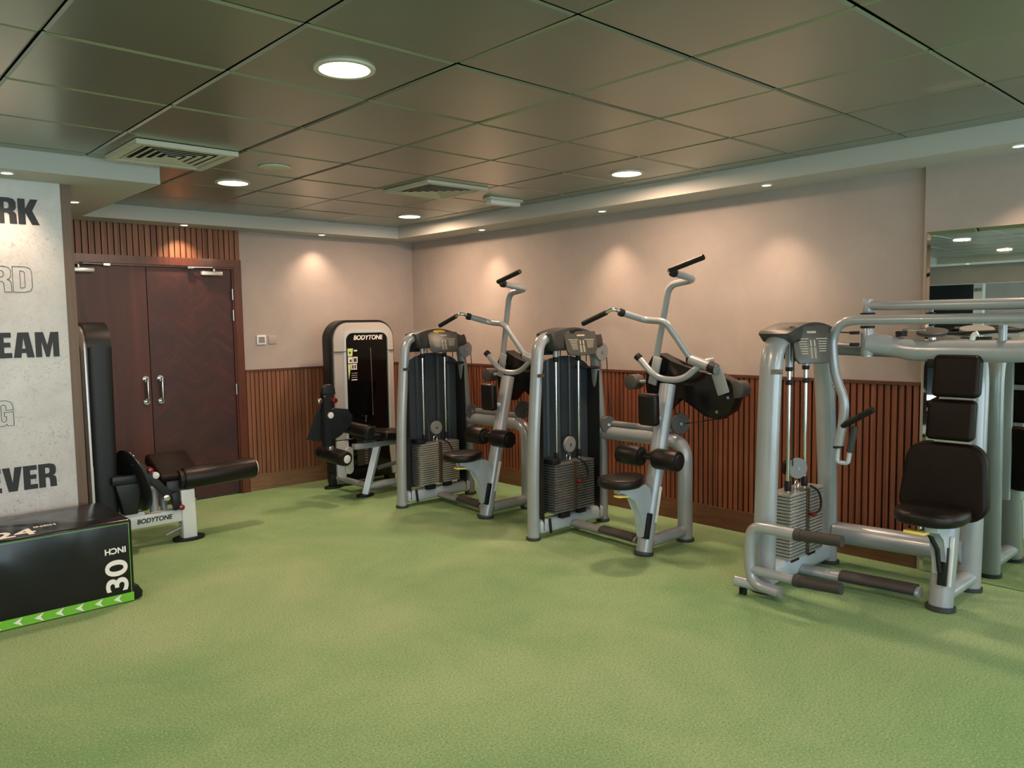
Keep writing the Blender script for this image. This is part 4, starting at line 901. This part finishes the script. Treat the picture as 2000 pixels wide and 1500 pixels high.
MB().cyl((-1.603, YL - 0.04, 0.775), (-1.603, YL - 0.055, 0.775), 0.027, 28, 0.003).build('pivot_cap', 'ring_white', t)
MB().cyl((-1.60, YL + 0.16, 0.432), (-1.535, YL - 0.16, 0.398), 0.068, 32, 0.018).build('shin_roller', 'leather', t)
MB().cyl((-1.606, YL + 0.19, 0.436), (-1.595, YL + 0.13, 0.43), 0.030, 20, 0.01).build('roller_stub', 'leather', t)
MB().cyl((-1.536, YL - 0.155, 0.399), (-1.532, YL - 0.175, 0.397), 0.062, 32, 0.003).build('roller_end', 'rubber', t)
MB().cyl((-1.533, YL - 0.172, 0.397), (-1.530, YL - 0.184, 0.396), 0.036, 28, 0.003).build('roller_hub', 'ring_white', t)
MB().prism(rrect(-1.455, -1.375, 0.23, 0.475, 0.038), 'y', YL - 0.02, YL - 0.005, 0.003).build('link_plate', 'silver', t)
MB().obox((-1.60, YL - 0.02, 0.485), (0.05, 0.05, 0.04), (0, 0, 0), 0.008).build('arm_clamp', 'steel', t)

# ================================================================== LEG CURL (behind the printed panel)
t = thing('leg_curl_machine', 'black leg curl machine with white frame partly behind the printed panel', 'gym machine', (-3.2, -1.2, 0))
X0, X1, YA, YB = -3.575, -3.405, -1.27, -0.56
MB().prism(rtop(YA, YB, 0.03, 1.60, 0.17), 'x', X0 + 0.02, X1, 0.05).build('tower_shell', 'matte_black', t)
MB().ring(rtop(YA + 0.03, YB - 0.03, 0.06, 1.575, 0.15), rtop(YA + 0.13, YB - 0.13, 0.062, 1.47, 0.08), 'x', X0 + 0.006, X0 + 0.022).build('front_bezel', 'silver', t, 30)
MB().prism(rtop(YA + 0.12, YB - 0.12, 0.06, 1.475, 0.08), 'x', X0 + 0.004, X0 + 0.02).build('front_panel', 'gloss_black', t)
YC = -1.25
b = MB(); b.box(-3.44, -2.98, YC - 0.035, YC + 0.035, 0.150, 0.240, 0.006); b.build('frame_rail', 'white_paint', t)
text('brand_lettering', 'BODYTONE', 0.046, (-3.070, YC - 0.0365, 0.182), (PI / 2, 0, 0), 'ink', t, bold=0.0012, xs=0.95, shear=0.18)
MB().prism([(-2.995, 0.018), (-2.895, 0.018), (-2.902, 0.375), (-3.000, 0.375)], 'y', YC - 0.045, YC + 0.045, 0.006).build('front_leg', 'white_paint', t)
for z in (0.12, 0.29):
    for x in (-3.003, -2.893): MB().cyl((x, YC, z), (x + (0.012 if x > -2.95 else -0.008), YC, z), 0.009, 10).build('bolt', 'steel', t)
MB().sweep([(-2.943, YC, 0), (-2.943, YC, 0.022)], 0.115, 0.075, ref=(1, 0, 0), seg=24).build('foot_plate', 'rubber', t)
MB().sweep([(-3.10, YC + 0.02, 0.055), (-2.95, YC + 0.0, 0.11)], 0.014, seg=10).build('brace_tube', 'alu_dull', t)
MB().cyl((-2.972, YC, 0.452), (-2.418, YC - 0.0, 0.462), 0.080, 36, 0.020).build('ankle_roller', 'leather', t)
MB().cyl((-3.0, YC, 0.452), (-2.965, YC, 0.452), 0.066, 28, 0.004).build('roller_end', 'rubber', t)
MB().cyl((-2.42, YC, 0.462), (-2.408, YC, 0.462), 0.058, 28, 0.003).build('roller_cap', 'silver', t)
# bench pad, sloping towards the viewer
b = MB(); b.obox((-2.985, YC + 0.145, 0.520), (0.30, 0.34, 0.085), (math.radians(24), 0, math.radians(0)), 0.024, 4); b.build('bench_pad', 'leather_brown', t)
MB().obox((-3.035, YC + 0.01, 0.375), (0.11, 0.06, 0.15), (0, 0, 0), 0.008).build('pad_block', 'satin_black', t)
MB().obox((-3.06, YC + 0.06, 0.42), (0.16, 0.02, 0.12), (0, 0.7, 0), 0.004).build('pad_bracket', 'alu_light', t)
# tower arm block, cam disc and lever bar
MB().box(-3.46, -3.245, YC - 0.06, YC + 0.05, 0.478, 0.540, 0.012).build('tower_arm', 'satin_black', t)
MB().prism([(-3.44, 0.48), (-3.26, 0.48), (-3.30, 0.26), (-3.39, 0.26)], 'y', YC - 0.055, YC + 0.045, 0.01).build('tower_bracket', 'satin_black', t)
MB().cyl((-3.25, YC - 0.01, 0.510), (-3.20, YC - 0.01, 0.510), 0.032, 24, 0.004).build('pivot_shaft', 'satin_black', t)
cd = MB(); n = 40; C = Vector((-3.300, YC + 0.02, 0.485)); ax = Vector((0.93, 0.14, 0.24)).normalized(); cd.lathe(C - ax * 0.007, ax, [(0, 0.225), (0.003, 0.230), (0.011, 0.230), (0.014, 0.225)], 44)
cd.build('cam_disc', 'satin_black', t)
hh = MB(); uu = ax.orthogonal().normalized(); vv = ax.cross(uu)
for k in range(14):
    a = -0.5 + k * 0.28; p = C + (uu * math.cos(a) + vv * math.sin(a)) * 0.19; hh.cyl(p + ax * 0.006, p + ax * 0.009, 0.007, 8)
hh.build('cam_holes', 'steel', t)
MB().sweep([(-3.335, YC - 0.02, 0.690), (-3.275, YC - 0.04, 0.560), (-3.255, YC - 0.05, 0.500)], 0.014, 0.006, seg=8).build('cam_link', 'steel', t)
MB().cyl((-3.318, YC - 0.03, 0.665), (-3.318, YC - 0.05, 0.665), 0.016, 16, 0.003).build('bolt', 'chrome', t)
MB().obox((-3.168, YC - 0.06, 0.452), (0.06, 0.022, 0.46), (0, math.radians(-39), 0), 0.008).build('lever_bar', 'satin_black', t)
MB().obox((-3.045, YC - 0.06, 0.310), (0.055, 0.045, 0.13), (0, math.radians(-8), 0), 0.010).build('lever_end', 'matte_black', t)
for x, z, m_, r in ((-3.215, 0.560, 'red', 0.022), (-3.015, 0.262, 'red', 0.022)):
    MB().cyl((x, YC - 0.03, z), (x, YC - 0.10, z), r, 24, 0.010).build('adjust_knob', m_, t)
MB().cyl((-3.175, YC - 0.04, 0.515), (-3.175, YC - 0.075, 0.515), 0.024, 24, 0.005).build('stop_knob', 'ring_white', t)
MB().cyl((-3.11, YC - 0.06, 0.345), (-3.11, YC - 0.080, 0.345), 0.024, 24, 0.005).build('stop_disc', 'chrome', t)
MB().cyl((-3.16, YC + 0.05, 0.20), (-3.16, YC + 0.05, 0.40), 0.030, 20).cyl((-3.09, YC + 0.06, 0.20), (-3.09, YC + 0.06, 0.33), 0.024, 20).build('support_post', 'alu', t)
MB().box(-3.23, -3.12, YC + 0.02, YC + 0.06, 0.395, 0.42, 0.004).build('support_plate', 'alu_light', t)
MB().box(-3.40, -3.25, YC - 0.03, YC + 0.03, 0.225, 0.265, 0.006).build('support_foot', 'white_paint', t)

# ================================================================== PLYO BOX
t = thing('plyo_box', 'black vinyl jump box with green arrow band lying in front of the panel', 'jump box', (-4.04, -2.06, 0))
bx = bmesh.new(); bmesh.ops.create_cube(bx, size=1)
for v in bx.verts: v.co = Vector((-4.037 + v.co.x * 0.765, -2.055 + v.co.y * 0.61, 0.2375 + v.co.z * 0.475))
bmesh.ops.bevel(bx, geom=list(bx.edges), offset=0.014, segments=3, profile=0.5, affect='EDGES')
b = MB(); b.merge(bx); b.build('cover', 'vinyl', t)
F_ = -2.3612
MB().box(-4.42, -3.662, F_ - 0.0012, F_, 0.006, 0.055).build('arrow_band', 'lime', t, 0)
MB().box(-4.42, -3.672, F_ - 0.0010, F_, 0.4545, 0.4575).box(-3.675, -3.672, F_ - 0.0010, F_, 0.055, 0.456).build('piping', 'lime', t, 0)
for k in range(7):
    x = -3.742 - k * 0.097; z = 0.031
    MB().prism([(x - 0.030, z), (x + 0.014, z + 0.0225), (x, z), (x + 0.014, z - 0.0225)], 'y', F_ - 0.0024, F_ - 0.0012).build('arrow', 'white_ink', t, 0)
text('size_lettering', '30', 0.158, (-3.694, F_ - 0.0016, 0.068), (PI / 2, -PI / 2, 0), 'white_ink', t, bold=0.0035, xs=1.20, align='LEFT', depth=0.0006)
text('size_lettering', 'INCH', 0.046, (-3.692, F_ - 0.0016, 0.325), (PI / 2, PI, 0), 'white_ink', t, bold=0.0014, align='LEFT', depth=0.0006)
text('size_lettering', '24', 0.20, (-4.11, -2.325, 0.4762), (0, 0, 0), 'white_ink', t, bold=0.004, align='RIGHT', depth=0.0005)
text('size_lettering', 'INCH', 0.045, (-4.105, -2.19, 0.4762), (0, 0, 0), 'white_ink', t, bold=0.001, align='LEFT', depth=0.0005)
MB().prism([(-3.660, 0.0), (-3.615, 0.010), (-3.610, 0.045), (-3.635, 0.085), (-3.660, 0.10)], 'y', F_ + 0.01, F_ + 0.10, 0.006).build('corner_flap', 'vinyl', t)
